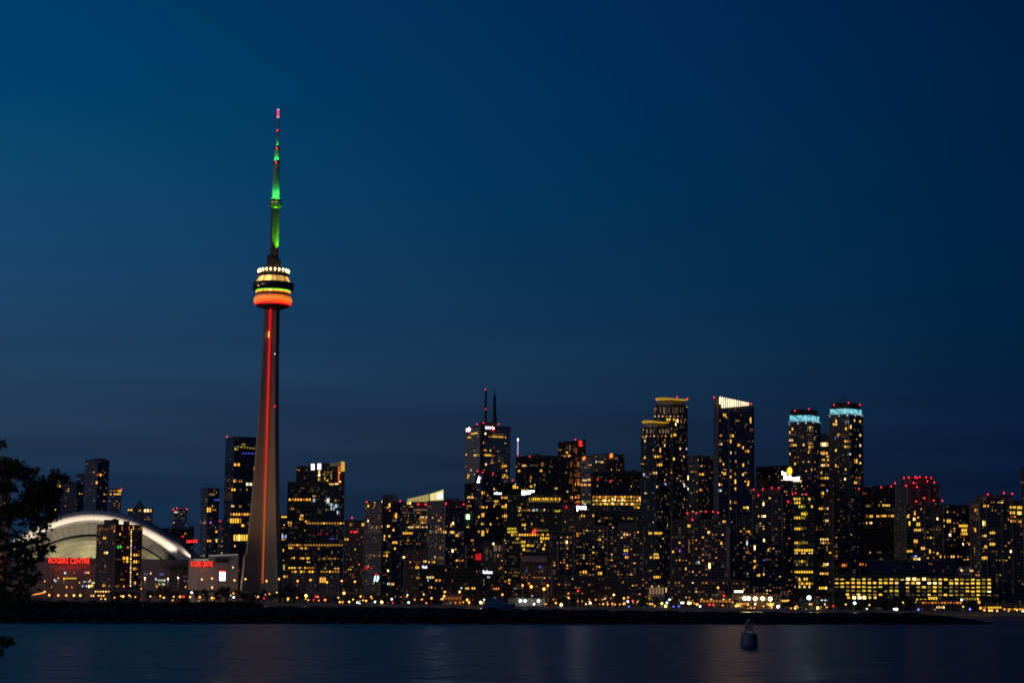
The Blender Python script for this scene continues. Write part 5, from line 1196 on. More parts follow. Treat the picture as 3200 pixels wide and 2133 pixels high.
def water_mat():
    m = bpy.data.materials.new('lake_water'); m.use_nodes = True
    t = NT(m.node_tree); b = m.node_tree.nodes['Principled BSDF']
    b.inputs['Base Color'].default_value = (.0025, .004, .005, 1)
    b.inputs['IOR'].default_value = 1.33
    b.inputs['Roughness'].default_value = .30
    b.inputs['Specular IOR Level'].default_value = .175
    tc = t.n('TexCoord')
    mp = t.n('Mapping'); mp.inputs['Scale'].default_value = (.16, .15, 1); t.put(mp.inputs['Vector'], tc.outputs['Object'])
    n1 = t.n('TexNoise'); n1.inputs['Scale'].default_value = 1.0; n1.inputs['Detail'].default_value = 3; t.put(n1.inputs['Vector'], mp.outputs[0])
    mp2 = t.n('Mapping'); mp2.inputs['Scale'].default_value = (.03, .022, 1); t.put(mp2.inputs['Vector'], tc.outputs['Object'])
    n2 = t.n('TexNoise'); n2.inputs['Scale'].default_value = 1.0; n2.inputs['Detail'].default_value = 2; t.put(n2.inputs['Vector'], mp2.outputs[0])
    h = t.m('ADD', t.m('MULTIPLY', n1.outputs[0], 1.6), t.m('MULTIPLY', n2.outputs[0], 1.6))
    bp = t.n('Bump'); bp.inputs['Strength'].default_value = .5; bp.inputs['Distance'].default_value = 1.0
    t.put(bp.inputs['Height'], h); t.put(b.inputs['Normal'], bp.outputs[0])
    return m
wt = MB().face([(-9000, -400, 0), (9000, -400, 0), (9000, 1949.5, 0), (-9000, 1949.5, 0)])
tag(wt.build('water', [water_mat()]), kind='structure')
# near shore under and left of the camera
ns = MB()
ns.face([(-260, -120, 1.0), (260, -120, 1.0), (260, 30, .6), (-260, 46, 1.0)]).face([(-260, 46, 1.0), (260, 30, .6), (260, 36, -.4), (-260, 54, -.4)])
tag(ns.build('near_shore', [mat('shore_grass', (.04, .05, .03), .95, noise=.4, nscale=.3)]), kind='structure')
# breakwater spit
def horiz(px): return 1866 + .012 * px
bank = MB(); rows = [[], [], [], [], []]
NB = 160
for i in range(NB + 1):
    px = -500 + (3135 + 500) * i / NB
    pb_ = 1943 + 5 * max(0, min(1, px / 2400))
    pt_ = 1894 + 19 * max(0, min(1, (px - 1100) / 1400))
    d0 = H * F / (pb_ - horiz(px))
    taper = max(0, min(1, (3118 - px) / 260)) ** .8
    ztop = (H - (pt_ - horiz(px)) * (d0 + 5) / F) * taper * (1 + .06 * math.sin(i * 1.7) * math.sin(i * .37))
    x = lambda d: at(px, horiz(px), d).x
    rnd = lambda a: random.uniform(-a, a)
    w_ = 6 * taper + .3
    rows[0].append((x(d0) , d0 , -.6))
    rows[1].append((x(d0 + w_ * .3) + rnd(.6), d0 + w_ * .3 + rnd(.4), max(.02, ztop * .55 + rnd(.15) * taper)))
    rows[2].append((x(d0 + w_) + rnd(.6), d0 + w_ + rnd(.5), max(.05, ztop + rnd(.12) * taper)))
    rows[3].append((x(d0 + w_ * 3), d0 + w_ * 3, max(.05, ztop * .95)))
    rows[4].append((x(d0 + w_ * 4), d0 + w_ * 4, -.6))
bank.grid(rows, 0, False)
bo = tag(bank.build('spit_bank', [mat('bank_earth', (.022, .022, .02), .95, noise=.5, nscale=.4)]), kind='structure')
# boulders along the waterline of the spit
rk = MB()
for i in range(900):
    px = random.uniform(-100, 3080)
    pb_ = 1943 + 5 * max(0, min(1, px / 2400)); d0 = H * F / (pb_ - horiz(px)) + random.uniform(.2, 2.2)
    r = random.uniform(.25, .75); c0 = Vector((at(px, horiz(px), d0).x, d0, random.uniform(.0, .5)))
    rot = random.random() * 6.3; co_, si_ = math.cos(rot), math.sin(rot)
    q = [(-1, -.7, -.4), (.9, -.8, -.5), (1, .7, -.4), (-.8, .8, -.5), (-.6, -.5, .5), (.5, -.6, .6), (.6, .4, .45), (-.5, .5, .6)]
    v = [c0 + Vector(((a * co_ - b * si_) * r * random.uniform(.8, 1.3), (a * si_ + b * co_) * r, c * r)) for a, b, c in q]
    for f in ((0, 1, 5, 4), (1, 2, 6, 5), (2, 3, 7, 6), (3, 0, 4, 7), (4, 5, 6, 7)): rk.face([v[k] for k in f])
tag(rk.build('boulders', [mat('boulder', (.05, .048, .045), .9, noise=.3)]), kind='stuff')

# ================================================================== trees and shrubs of the far shore
LEAF = mat('foliage_dark', (.04, .05, .02), .8, noise=.35, nscale=.4)
BARK = mat('bark', (.05, .04, .03), .9, noise=.3)
def crown_mesh(kind, seed):
    rnd = random.Random(seed); b = MB()
    blobs = []
    for k in range(9):
        a = rnd.random() * 2 * PI; rr = rnd.uniform(.1, .62)
        blobs.append((Vector((math.cos(a) * rr, math.sin(a) * rr, rnd.uniform(-.55, .6) * (1.2 if kind == 1 else .8))), rnd.uniform(.26, .46)))
    for k in range(520):
        c, r = rnd.choice(blobs)
        d = Vector((rnd.gauss(0, 1), rnd.gauss(0, 1), rnd.gauss(0, 1))).normalized()
        p = c + d * r * rnd.uniform(.6, 1.06)
        n = (d + Vector((rnd.gauss(0, .5), rnd.gauss(0, .5), rnd.gauss(0, .5)))).normalized()
        a = n.orthogonal().normalized(); e = n.cross(a); s = rnd.uniform(.06, .12)
        b.face([p - a * s, p + e * s * .7, p + a * s * 1.1, p - e * s * .6])
    return b.mesh('crown', [LEAF])
CROWN = [crown_mesh(k % 2, 40 + k) for k in range(5)]
TRUNK = MB().tube([(0, 0, 0), (.03, 0, .25), (-.02, .02, .6), (0, 0, 1)], [.05, .04, .03, .015], 7).tube([(0, 0, .5), (.16, .05, .8)], [.025, .01], 5).tube([(0, 0, .55), (-.14, -.06, .85)], [.022, .01], 5).mesh('trunk', [BARK])
LANDM = [(40, 'the left edge tree'), (215, 'the left red stadium sign'), (375, 'the stadium front condominium'), (500, 'the stadium right half'), (600, 'the right red stadium sign'), (695, 'the white stadium screen'), (770, 'the dark glass tower'), (830, 'the tall tower foot'),
         (985, 'the amber banded office'), (1110, 'the brown beaconed block'), (1195, 'the neon emblem condominium'), (1300, 'the glowing crown office'), (1395, 'the orange lit shed'), (1470, 'the dark warehouse'), (1560, 'the blue ship'), (1645, 'the pier pavilion'), (1755, 'the twin ribbed condominium'),
         (1850, 'the white sign condominium'), (1950, 'the roof box condominium'), (2050, 'the cream boathouse'), (2130, 'the disc crowned towers'), (2235, 'the ochre ferry canopy'), (2310, 'the white strip sign'), (2370, 'the ferry hall flood lamps'), (2450, 'the ferry hall right end'), (2530, 'the yellow banded office'),
         (2590, 'the dark terminal wall'), (2680, 'the yellow office left end'), (2790, 'the yellow office middle'), (2890, 'the orange terrace building'), (3000, 'the yellow office right end'), (3105, 'the amber restaurant'), (3180, 'the right picture edge')]
def near(px): return min(LANDM, key=lambda l: abs(l[0] - px))[1]
ORD = ['leftmost', 'second from left', 'third from left', 'fourth from left', 'fifth from left', 'sixth from left', 'seventh from left', 'eighth from left', 'ninth from left', 'tenth from left', 'eleventh from left', 'twelfth from left'] + [q + ' from left' for q in 'thirteenth fourteenth fifteenth sixteenth seventeenth eighteenth nineteenth twentieth'.split()]
def label_rows(items, head, mid):
    """items: list of (px, obj); head(obj) -> first words; a label per object made from its look and its landmark"""
    by = {}
    for px, o in items: by.setdefault((head(o), near(px)), []).append((px, o))
    for (h, l), L in by.items():
        L.sort(key=lambda a: a[0])
        for i, (px, o) in enumerate(L):
            o['label'] = f'{h} {mid} {l}' + (f', {ORD[i]}' if len(L) > 1 else '')
trees = []
def tree(px, ytop, Y, w, k):
    P = at(px, 1880, Y); zt_ = at(px, ytop, Y).z
    hgt = zt_ - GZ; s = Y / F
    t = thing('shore_tree', (P.x, Y, GZ), None, 'tree', 'trees along the far shore')
    inst('trunk', TRUNK, t, (P.x, Y, GZ), k, (hgt * .8, hgt * .8, hgt * .8))
    inst('crown', CROWN[k % 5], t, (P.x, Y, GZ + hgt * .6), k * 1.3, (w * s * .5, w * s * .5, hgt * .44))
    t['w'] = 'broad' if w > 52 else ('slim' if w < 36 else 'rounded')
    trees.append((px, t))
rt = random.Random(5)
for px, yt in ((20, 1840), (62, 1852), (110, 1862), (150, 1868), (196, 1872), (236, 1868), (282, 1872), (330, 1872), (388, 1866), (436, 1868), (470, 1846), (498, 1832), (522, 1829), (548, 1846), (585, 1862), (612, 1838), (640, 1832), (672, 1842), (690, 1826), (712, 1830), (738, 1838), (762, 1846), (790, 1842), (822, 1838),
               (850, 1852), (874, 1832), (898, 1816), (918, 1822), (940, 1844), (978, 1856), (1010, 1862), (1052, 1856), (1096, 1862), (1140, 1852), (1170, 1846), (1205, 1848), (1242, 1846), (1276, 1852), (1312, 1858), (1352, 1862), (1725, 1852), (1752, 1848), (1790, 1846), (1822, 1850), (1858, 1852), (1990, 1862), (2018, 1856), (2052, 1862), (2084, 1858), (2110, 1854), (2150, 1862),
               (2626, 1868), (2650, 1872), (2700, 1876), (2742, 1872), (2778, 1868), (2812, 1866), (2846, 1874), (2968, 1882), (3028, 1880)):
    tree(px, yt + rt.uniform(-2, 2), rt.uniform(1962, 1996) if px > 1200 else rt.uniform(1965, 2060), rt.uniform(30, 62), rt.randrange(100))
label_rows(trees, lambda o: f"{o['w']} dark shore tree", 'below')
# shrubs on the spit
SHR = [crown_mesh(0, 70 + k) for k in range(3)]
shr = []
for i in range(112):
    px = -10 + 830 * (i + rt.random()) / 92 if i < 92 else rt.uniform(830, 2900)
    pb_ = 1943 + 5 * max(0, min(1, px / 2400)); d0 = H * F / (pb_ - horiz(px)) + rt.uniform(7, 16)
    pt_ = 1894 + 19 * max(0, min(1, (px - 1100) / 1400))
    zb = H - (pt_ + 1 - horiz(px)) * d0 / F
    hh = rt.uniform(1.1, 1.9) if px < 830 else rt.uniform(.3, .6)
    o = bpy.data.objects.new('shrub', SHR[i % 3]); C.objects.link(o)
    o.location = (at(px, horiz(px), d0).x, d0, zb + hh * .25); o.scale = (hh * rt.uniform(.9, 1.6), hh, hh * .7); o.rotation_euler = (0, 0, i)
    tag(o, None, 'shrub', 'shrubs on the dark spit'); o['w'] = 'tall' if hh > 1.6 else ('low' if hh < 1.0 else 'rounded')
    shr.append((px, o))
label_rows(shr, lambda o: f"{o['w']} dark shrub", 'on the spit before')
for _, o in trees + shr: del o['w']

# ================================================================== lamps of the shore
LC_ = {'O': ('orange', (1, .32, .04)), 'W': ('warm white', (1, .64, .26)), 'C': ('cool white', (.72, .92, 1)), 'Y': ('yellow', (1, .62, .10)), 'R': ('red', (1, .02, .03)), 'B': ('blue', (.10, .16, 1)), 'G': ('green', (.03, 1, .2))}
STR = {1: 1.3, 2: 2.0, 3: 3.2, 4: 8.0, 5: 14.0}
LMAT = {(k, s): lampmat('lamp_' + LC_[k][0].replace(' ', '_'), LC_[k][1], STR[s]) for k in LC_ for s in STR}
def lamphead(k, s):
    r = {1: .5, 2: .72, 3: .95, 4: 1.15, 5: 1.75}[s]
    return MB().lathe([(r * .5, -r), (r, -r * .4), (r, r * .5), (r * .4, r)], 8).mesh('lamp_head', [LMAT[(k, s)]])
HEADM = {ks: lamphead(*ks) for ks in LMAT}
POSTM = MB().tube([(0, 0, 0), (0, 0, .5), (0, 0, 1)], [.13, .10, .07], 6).mesh('post', [M['steel']])
POSTM_B = MB().lathe([(.34, 0), (.34, .5), (.16, .7)], 8).mesh('post_base', [M['steel']])
lamps = []
def lampost(px, py, Y, k='O', s=2, zb=GZ, light=0):
    if k == 'W' and s < 4 and px > 140: k = 'OWYOW'[int(px * 3 + py) % 5]
    P = at(px, py, Y)
    zb = min(zb, P.z - .8)
    t = thing('street_lamp', (P.x, Y, zb), None, 'lamp', 'lamps along the waterfront')
    inst('post', POSTM, t, (P.x, Y, zb), 0, (1.4, 1.4, P.z - zb))
    inst('lamp_head', HEADM[(k, s)], t, P)
    if P.z - zb > 4: inst('post_base', POSTM_B, t, (P.x, Y, zb))
    hgt = P.z - zb
    t['w'] = ('tall ' if hgt > 14 else ('low ' if hgt < 3.2 else '')) + LC_[k][0] + (' glaring' if s >= 4 else '')
    lamps.append((px, t))
    if light > 10000: lamp('SPOT', 'lamp_light', P + Vector((0, -1.8, 0)), LC_[k][1], light, P + Vector((0, -60, -6)), R(125), .6, 1.2, t)
    elif light: lamp('POINT', 'lamp_light', P + Vector((0, -1.6, 0)), (1, .78, .62) if light in (9001, 1201) else LC_[k][1], light, None, None, .5, 1.0, t)
    return t
for x, y in ((453, 1805), (525, 1807), (557, 1804), (631, 1809), (663, 1806), (733, 1812), (767, 1808), (833, 1814), (872, 1808), (930, 1814), (970, 1811), (1022, 1818), (1068, 1814), (1109, 1816), (387, 1831), (490, 1831), (580, 1832), (663, 1834)):
    if x in (453, 525, 557, 631, 663, 733): lampost(x, y, 2296, 'O', 3, GZ, 9001 if x < 570 else 1201)
    else: lampost(x, y, 2095, 'O', 3 if y < 1820 else 2, 14.4, 900 if x != 387 else 0)
for x, y in ((140, 1815), (182, 1805), (200, 1808), (282, 1812)): lampost(x, y, 2310, 'O', 2, GZ, 1500)
for x, y, k, s, l in ((154, 1858, 'W', 3, 0), (182, 1859, 'W', 3, 0), (207, 1859, 'W', 3, 0), (231, 1859, 'W', 3, 0), (251, 1859, 'W', 3, 0), (358, 1866, 'W', 2, 0), (378, 1861, 'W', 2, 0), (385, 1862, 'W', 3, 0), (404, 1859, 'Y', 2, 0), (409, 1863, 'Y', 1, 0), (423, 1864, 'W', 2, 0), (470, 1862, 'W', 2, 0), (502, 1862, 'Y', 1, 0), (543, 1863, 'W', 2, 0), (563, 1863, 'O', 3, 0), (594, 1864, 'O', 3, 0), (599, 1850, 'C', 3, 0),
                      (316, 1870, 'W', 2, 0), (329, 1870, 'W', 2, 0), (381, 1886, 'B', 4, 3000), (807, 1863, 'W', 2, 0), (842, 1854, 'W', 2, 0), (829, 1857, 'Y', 1, 0), (928, 1866, 'W', 2, 0), (980, 1873, 'R', 2, 0), (1013, 1873, 'R', 2, 0), (1057, 1866, 'W', 2, 0), (1117, 1881, 'C', 3, 0), (1124, 1884, 'C', 2, 0), (1075, 1852, 'O', 4, 0), (956, 1860, 'Y', 4, 0), (728, 1772, 'W', 2, 0),
                      (1193, 1880, 'Y', 4, 3000), (1277, 1881, 'C', 3, 0), (1324, 1856, 'Y', 2, 0), (1388, 1861, 'O', 3, 2000), (1466, 1881, 'O', 3, 2000), (1448, 1880, 'O', 2, 0), (1502, 1881, 'W', 4, 2500), (1262, 1740, 'W', 3, 0), (1513, 1872, 'C', 2, 0),
                      (1626, 1876, 'C', 4, 900), (1641, 1876, 'C', 4, 900), (1683, 1876, 'C', 4, 900), (1669, 1886, 'C', 3, 0), (1754, 1888, 'W', 4, 3000), (1604, 1890, 'G', 2, 0), (1819, 1877, 'P', 1, 0), (1845, 1883, 'C', 3, 0), (1831, 1886, 'W', 2, 0), (1839, 1886, 'W', 1, 0), (1874, 1886, 'O', 1, 0), (1885, 1886, 'W', 2, 0), (1899, 1886, 'O', 2, 0), (1914, 1887, 'W', 1, 0), (1922, 1887, 'W', 2, 0), (1937, 1887, 'W', 2, 0), (1948, 1887, 'W', 1, 0),
                      (1885, 1898, 'R', 1, 0), (1918, 1857, 'W', 3, 0), (1962, 1878, 'C', 3, 0), (1978, 1876, 'R', 3, 0), (1992, 1879, 'W', 2, 0), (1966, 1894, 'B', 2, 0), (2013, 1897, 'G', 1, 0), (2031, 1886, 'Y', 2, 0), (2038, 1886, 'Y', 2, 0), (2046, 1892, 'P', 2, 0), (2080, 1892, 'Y', 4, 2000), (2084, 1882, 'C', 3, 0), (2130, 1882, 'C', 3, 0), (2135, 1882, 'C', 3, 0), (2152, 1883, 'W', 4, 0), (2158, 1883, 'W', 3, 0), (2177, 1887, 'W', 3, 0), (2188, 1893, 'C', 3, 0),
                      (2105, 1894, 'B', 2, 0), (2121, 1893, 'B', 2, 0), (2125, 1900, 'O', 2, 0), (2228, 1887, 'R', 2, 0), (2337, 1887, 'W', 3, 0), (2360, 1886, 'W', 3, 0), (2338, 1901, 'O', 2, 0), (2347, 1898, 'O', 2, 0), (2357, 1899, 'O', 2, 0), (2386, 1893, 'O', 2, 0), (2300, 1892, 'W', 3, 0), (2307, 1891, 'W', 3, 0), (2314, 1893, 'O', 2, 0), (2408, 1884, 'Y', 2, 0), (2414, 1888, 'Y', 2, 0), (2412, 1897, 'W', 2, 0), (2431, 1894, 'C', 4, 0),
                      (2472, 1899, 'W', 2, 0), (2485, 1899, 'Y', 3, 0), (2494, 1897, 'P', 1, 0), (2555, 1898, 'Y', 4, 2000), (2519, 1902, 'W', 1, 0), (2530, 1886, 'W', 2, 0), (2536, 1887, 'W', 2, 0), (2578, 1887, 'W', 2, 0), (2604, 1892, 'R', 2, 0), (2584, 1896, 'O', 2, 0), (2566, 1895, 'O', 1, 0), (2643, 1887, 'Y', 2, 0), (2671, 1883, 'C', 4, 0), (2709, 1901, 'C', 2, 0), (2717, 1889, 'Y', 2, 0), (2794, 1902, 'C', 3, 0), (2802, 1902, 'W', 4, 0), (2870, 1903, 'B', 3, 0),
                      (3005, 1873, 'C', 3, 0), (3010, 1894, 'Y', 2, 0), (3031, 1902, 'B', 3, 0), (3064, 1899, 'O', 3, 0), (3076, 1905, 'W', 3, 0), (3092, 1906, 'W', 3, 0), (3100, 1906, 'O', 3, 0), (3116, 1907, 'W', 3, 0), (3152, 1908, 'O', 2, 0), (3178, 1904, 'W', 3, 0), (3196, 1908, 'W', 3, 0), (2822, 1881, 'Y', 2, 0), (2862, 1880, 'Y', 1, 0), (2922, 1903, 'O', 1, 0),
                      (1633, 1828, 'O', 3, 2000), (1660, 1832, 'O', 4, 2500), (1700, 1839, 'O', 4, 2500), (1712, 1828, 'O', 3, 2000)):
    lampost(x, y, 1950.9, 'W' if k == 'P' else k, s, GZ, l)
for x, y in ((2327, 1868), (2339, 1868), (2360, 1869), (2383, 1869), (2407, 1870)):
    lampost(x, y, 1968, 'W', 5, GZ, 12000)
lampost(2528, 1866, 1968, 'C', 5, GZ, 10500)
for i, (x, y) in enumerate([(299 + 8.1 * k, 1847) for k in range(6)] + [(285, 1860), (292, 1860), (308, 1860), (316, 1860), (324, 1860)]):
    lampost(x, y, 2040, 'W', 2)
rl = random.Random(21)
for i in range(120):
    x = rl.choice((rl.uniform(430, 1180), rl.uniform(1120, 1620), rl.uniform(1580, 2500), rl.uniform(430, 2500)))
    k = rl.choice('OOOOOYYRWC'); y = 1876 + .010 * (x - 1200) - abs(rl.gauss(0, 17)) + 6
    lampost(x, y, 1951.5 if y > 1884 else rl.uniform(1953, 2040), k, rl.choice((1, 2, 2, 2, 3, 3)), GZ, 1400 if (k == 'O' and i % 3 == 0) else 0)
label_rows(lamps, lambda o: f"{o['w']} lamp", 'shining below')
for _, o in lamps: del o['w']

# ================================================================== boats and buoy
def hull(b, L, W, z0, z1, c, mi=0, bow=.35):
    n = 14
    def row(z, k):
        r = []
        for i in range(n + 1):
            t = i / n; x = -L / 2 + L * t
            w = W / 2 * (1 - max(0, (t - (1 - bow)) / bow) ** 2) * k * (1 - .15 * max(0, .12 - t) / .12)
            r.append((c[0] + x, c[1] - w, z))
        for i in range(n, -1, -1):
            p = r[i]; r.append((p[0], 2 * c[1] - p[1], z))
        return r
    b.grid([row(z0, .6), row((z0 + z1) / 2, .92), row(z1, 1)], mi, False, True)
    b.face(row(z1, 1), mi)
P = at(1560, 1898, 1925)
sh = thing('moored_ship', (P.x, 1925, 0), 'dark navy ship moored at the quay left of the lit pier', 'ship')
M['navy_paint'] = mat('navy_paint', (.06, .16, .38), .4)
b = MB(); hull(b, 31, 7, 0.1, 4.6, (P.x, 1925)); b.build('hull', [M['navy_paint']], sh)
MB().prism([(P.x - 12, 1922.8), (P.x + 8, 1922.8), (P.x + 8, 1927.2), (P.x - 12, 1927.2)], 4.62, [7.4, 6.6, 6.6, 7.4]).build('deckhouse', [M['navy_paint'], M['navy_paint']], sh)
MB().prism([(P.x - 8, 1923.4), (P.x + 1, 1923.4), (P.x + 1, 1926.6), (P.x - 8, 1926.6)], 7.42, [10.4, 9.2, 9.2, 10.4]).build('bridge', [M['navy_paint'], M['navy_paint']], sh)
o = Fake(); o.root = sh; o.Y = 1923.2; o.faces = []
win(o, 1546, 1866, 9, 4, 'c')
MB().tube([(P.x - 2, 1925, 9.6), (P.x - 2.2, 1925, 15)], [.18, .08], 6).build('mast', [M['steel']], sh)
P = at(121, 1866, 1940)
tb = thing('tour_boat', (P.x, 1940, 0), 'tour boat strung with orange lights beside the foreground tree', 'boat')
b = MB(); hull(b, 14, 4, .1, 2.4, (P.x, 1940)); b.build('hull', [M['black']], tb)
MB().box((P.x - 1, 1940, 4.0), (9, 3, 3.1)).build('cabin', [M['plant']], tb)
MB().tube([at(100, 1857, 1938), at(121, 1854, 1938), at(142, 1849, 1938)], .45, 6).build('light_string', [lampmat('string_orange', (1, .25, .03), 2.2)], tb)
MB().tube([at(142, 1848, 1938), (at(142, 1848, 1938).x, 1938, 2.5)], .12, 6).build('mast', [M['steel']], tb)
inst('mast_lamp', HEADM[('Y', 2)], tb, at(140, 1847, 1937))
P = at(2341, 1996, 245)
by = thing('navigation_buoy', (P.x, 245, 0), 'dark blue navigation buoy floating before the flood lamps', 'buoy')
MBU = mat('buoy_blue', (.06, .10, .16), .5, noise=.25, nscale=2)
c0 = (P.x, 245)
MB().lathe([(.85, -.4), (1.02, .0), (1.05, 1.2), (.98, 1.62), (.8, 1.75)], 20, c0).build('float', [MBU], by)
MB().lathe([(1.07, .1), (1.14, .3), (1.14, .5), (1.07, .7)], 20, c0).build('fender', [MBU], by)
b = MB(); GB = mat('buoy_grey', (.20, .19, .20), .6, noise=.2, nscale=3)
for k in range(4):
    a = PI / 4 + k * PI / 2
    b.tube([(P.x + .74 * math.cos(a), 245 + .74 * math.sin(a), 1.6), (P.x + .58 * math.cos(a), 245 + .58 * math.sin(a), 3.1)], .05, 5)
for z, r_ in ((2.0, .71), (2.5, .66), (3.05, .6)):
    b.tube([(P.x + r_ * math.cos(PI / 4 + k * PI / 2), 245 + r_ * math.sin(PI / 4 + k * PI / 2), z) for k in range(5)], .035, 4)
b.build('cage', [GB], by)
for k in range(4):
    a = k * PI / 2
    MB().box((P.x + .46 * math.cos(a), 245 + .46 * math.sin(a), 2.5), (.05, .8, .75), a).build('daymark', [GB], by)
MB().lathe([(.3, 3.1), (.34, 3.14), (.3, 3.4), (.1, 3.5)], 12, c0).build('lantern', [GB], by)

# ================================================================== foreground tree
TD = 30.0
ft = thing('foreground_tree', (at(-430, 1800, TD).x, TD, 1.0), 'leafy dark branches of a near tree reaching in from the left', 'tree')
FLEAF = mat('near_leaf', (.016, .022, .010), .7, noise=.3, nscale=3)
rf = random.Random(9)
BLOBS = [(60, 300, 95, 150), (120, 280, 70, 90), (160, 330, 75, 110), (235, 400, 75, 110), (250, 330, 45, 40), (310, 460, 85, 130), (415, 490, 75, 110), (440, 355, 45, 40), (470, 385, 55, 50), (545, 378, 28, 24), (420, 430, 60, 60), (50, 440, 70, 80), (210, 560, 85, 130), (290, 560, 80, 120), (375, 565, 60, 80), (440, 520, 55, 60),
         (70, 640, 95, 130), (160, 650, 95, 120), (255, 650, 80, 90), (310, 600, 60, 70), (430, 675, 36, 40), (395, 700, 30, 25), (345, 720, 55, 50), (370, 760, 40, 40), (200, 770, 150, 110), (70, 800, 110, 110), (330, 850, 55, 70), (380, 925, 38, 40), (330, 960, 50, 60), (210, 930, 130, 130), (90, 990, 120, 130), (320, 1010, 45, 40), (250, 1040, 90, 80),
         (60, 1130, 120, 150), (190, 1170, 120, 130), (90, 1290, 140, 200), (250, 1290, 90, 90), (60, 1420, 150, 200), (190, 1420, 120, 150), (270, 1180, 60, 50), (20, 80, 14, 6), (-3, 105, 14, 14),
         (-90, 500, 130, 160), (-150, 750, 170, 200), (-120, 1050, 160, 200), (-260, 420, 150, 150), (-330, 800, 180, 200), (-300, 1150, 180, 180), (-120, 1330, 150, 160)]
lf = MB()
def leaf(px, py, dd):
    Y = TD + dd
    P = at(px, py, Y); s = rf.uniform(.026, .052)
    d = Vector((rf.gauss(0, 1), rf.gauss(0, .8), rf.gauss(-.3, .8))).normalized(); n = Vector((rf.gauss(0, .7), -1, rf.gauss(0, .7))).normalized()
    e = d.cross(n).normalized(); m_ = P + d * s
    f = d.cross(e) * s * .25
    lf.face([P, P + d * s * .7 + e * s * .62 + f, P + d * s * 1.9, m_]); lf.face([P, m_, P + d * s * 1.9, P + d * s * .7 - e * s * .62 + f])
for bx, by_, r, n in BLOBS:
    for k in range(int(n / (6 if by_ < 690 or bx < 0 else 9.5)) + 1):
        a = rf.random() * 2 * PI; q = r * math.sqrt(rf.random()) * rf.uniform(.8, 1.12)
        cx_, cy_ = (bx + q * math.cos(a)) / 2.6125, 1350 + (by_ + q * math.sin(a) * .9) / 2.6125
        dd = rf.uniform(-.9, .9); an_ = rf.uniform(-.6, .9); el_ = rf.uniform(9, 17)
        for m_ in range(rf.randint(5, 8)):
            u = rf.uniform(-1, 1)
            leaf(cx_ + el_ * u * math.cos(an_) + rf.gauss(0, 2.6), cy_ + el_ * u * math.sin(an_) + rf.gauss(0, 2.8), dd + rf.uniform(-.06, .06))
for k in range(95):
    a = rf.random() * 2 * PI; q = rf.random() ** .6
    leaf(10 + 28 * q * math.cos(a), 2003 + 15 * q * math.sin(a), rf.uniform(-.2, .2))
for k in range(22): leaf(rf.uniform(-8, 6), rf.uniform(2015, 2048), rf.uniform(-.1, .1))
lf.build('crown', [FLEAF], ft)
tr = MB()
tb0 = at(-430, 1800, TD)
tr.tube([(tb0.x, TD, .8), (tb0.x + .1, TD, 3.2), (tb0.x - .05, TD + .1, 5.6), (tb0.x + .2, TD, 8.5)], [.24, .2, .17, .1], 10)
tr.build('trunk', [BARK], ft)
lb = MB()
def limb(pts, r0, r1):
    P = [at(x, y, TD + d) for x, y, d in pts]
    lb.tube(P, [r0 + (r1 - r0) * k / (len(P) - 1) for k in range(len(P))], 6)
limb([(-430, 1760, 0), (-200, 1640, .1), (-40, 1600, 0), (60, 1580, -.1), (120, 1545, 0), (165, 1505, .1), (205, 1495, .1)], .10, .008)
limb([(60, 1580, -.1), (110, 1580, .1), (150, 1600, .1), (165, 1610, 0)], .03, .006)
limb([(-430, 1700, 0), (-220, 1560, .2), (-60, 1480, .2), (20, 1460, .1), (70, 1470, 0), (95, 1500, 0)], .09, .008)
limb([(-430, 1800, 0), (-200, 1760, -.2), (-40, 1720, -.1), (60, 1700, 0), (125, 1690, 0), (142, 1705, 0)], .10, .008)
limb([(-200, 1760, -.2), (-60, 1800, -.1), (40, 1830, 0), (90, 1840, .1)], .06, .01)
limb([(-430, 1880, 0), (-200, 1960, 0), (-60, 1995, 0), (15, 2003, 0), (34, 1998, 0)], .07, .006)
limb([(-430, 1650, 0), (-250, 1450, 0), (-60, 1395, 0), (-2, 1392, 0)], .07, .006)
for k in range(40):
    x0, y0 = rf.uniform(0, 150), rf.uniform(1470, 1840)
    limb([(x0, y0, 0), (x0 + rf.uniform(-5, 22), y0 + rf.uniform(-18, 18), rf.uniform(-.3, .3)), (x0 + rf.uniform(5, 42), y0 + rf.uniform(-30, 30), rf.uniform(-.4, .4))], .008, .003)
lb.build('branch', [BARK], ft)

random_windows()

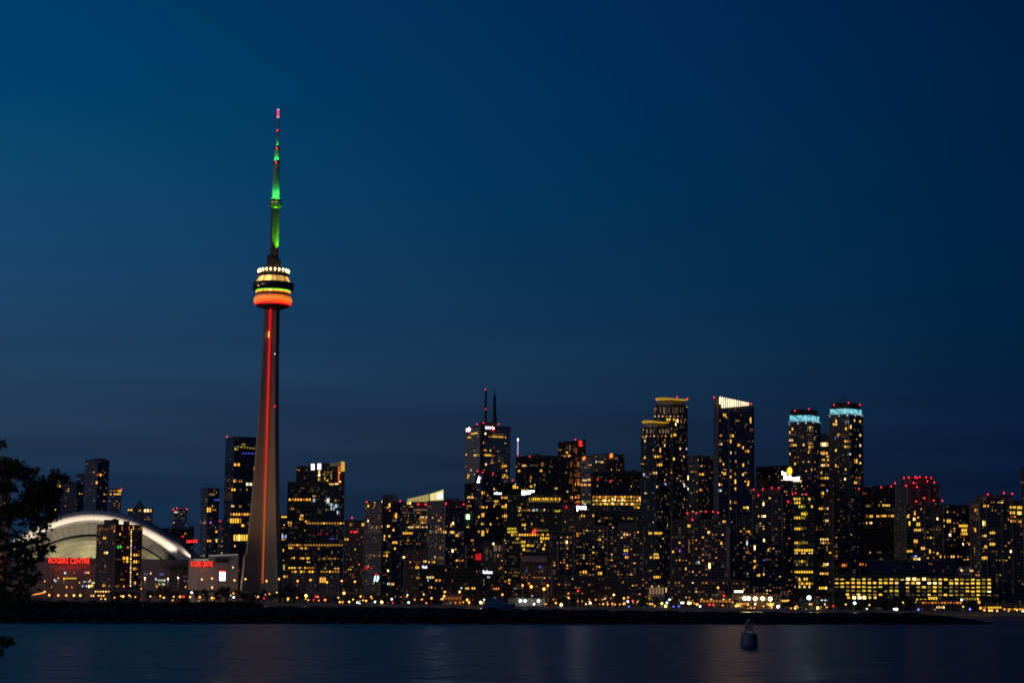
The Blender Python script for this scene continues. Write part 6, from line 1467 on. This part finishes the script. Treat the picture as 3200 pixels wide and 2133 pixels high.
# ================================================================== sky
w = bpy.data.worlds.new('World'); S.world = w; w.use_nodes = True
t = NT(w.node_tree)
bg = w.node_tree.nodes['Background']
tc = t.n('TexCoord'); sp = t.n('SeparateXYZ'); t.put(sp.inputs[0], tc.outputs['Generated'])
az = t.m('ARCTAN2', sp.outputs[0], sp.outputs[1])
zz = sp.outputs[2]
SKY = {  # colours by elevation (sine) at three bearings
 'l': ((-.02, (20, 44, 72)), (.05, (22, 47, 75)), (.082, (34, 57, 82)), (.119, (33, 63, 94)), (.159, (25, 67, 105)), (.207, (15, 69, 108)), (.254, (0, 63, 105)), (.31, (0, 58, 103)), (.6, (0, 30, 70)), (1, (0, 16, 44))),
 'm': ((-.02, (21, 38, 62)), (.05, (21, 37, 60)), (.082, (25, 44, 68)), (.119, (23, 52, 82)), (.159, (12, 51, 85)), (.207, (1, 51, 88)), (.254, (0, 48, 89)), (.31, (0, 44, 88)), (.6, (0, 24, 62)), (1, (0, 14, 42))),
 'r': ((-.02, (9, 26, 51)), (.05, (9, 25, 50)), (.082, (8, 27, 54)), (.119, (4, 31, 58)), (.159, (0, 34, 65)), (.207, (0, 33, 65)), (.254, (0, 31, 67)), (.31, (0, 28, 66)), (.6, (0, 18, 52)), (1, (0, 13, 40)))}
outs = {}
for k, st_ in SKY.items():
    mr = t.n('MapRange'); t.put(mr.inputs[0], zz); mr.inputs[1].default_value = -.02; mr.inputs[2].default_value = 1.0
    cr = t.n('ValToRGB'); t.put(cr.inputs[0], mr.outputs[0]); cr.color_ramp.interpolation = 'LINEAR'
    els = cr.color_ramp.elements
    for i, (z, c) in enumerate(st_):
        p = (z + .02) / 1.02
        e = els[i] if i < 2 else els.new(p)
        e.position = p; e.color = (*s2l(c), 1)
    outs[k] = cr.outputs[0]
f1 = t.n('MapRange'); t.put(f1.inputs[0], az); f1.inputs[1].default_value = -.256; f1.inputs[2].default_value = 0
f2 = t.n('MapRange'); t.put(f2.inputs[0], az); f2.inputs[1].default_value = 0; f2.inputs[2].default_value = .256
sky = t.mix(f2.outputs[0], t.mix(f1.outputs[0], outs['l'], outs['m']), outs['r'])
# faint level streaks of cloud low down
cb = t.n('CombineXYZ'); t.put(cb.inputs[0], t.m('MULTIPLY', az, 3.5)); t.put(cb.inputs[1], t.m('MULTIPLY', zz, 60))
nz = t.n('TexNoise'); nz.inputs['Scale'].default_value = 1.0; nz.inputs['Detail'].default_value = 4; t.put(nz.inputs['Vector'], cb.outputs[0])
low = t.n('MapRange'); t.put(low.inputs[0], zz); low.inputs[1].default_value = .16; low.inputs[2].default_value = .07
am = t.m('MULTIPLY', t.m('SUBTRACT', nz.outputs[0], .5), t.m('MULTIPLY_ADD', low.outputs[0], .8, .05))
vm = t.n('VectorMath', operation='SCALE'); t.put(vm.inputs[0], sky); t.put(vm.inputs['Scale'], t.m('ADD', am, 1.0))
t.put(bg.inputs[0], vm.outputs[0]); bg.inputs[1].default_value = 1.0

# ================================================================== last light of the west
sd = bpy.data.lights.new('sun', 'SUN'); sd.energy = .21; sd.angle = R(25); sd.color = (1, .82, .70)
so = bpy.data.objects.new('sun', sd); C.objects.link(so)
so.rotation_euler = (-Vector((-.78, -.52, .34))).to_track_quat('-Z', 'Y').to_euler()
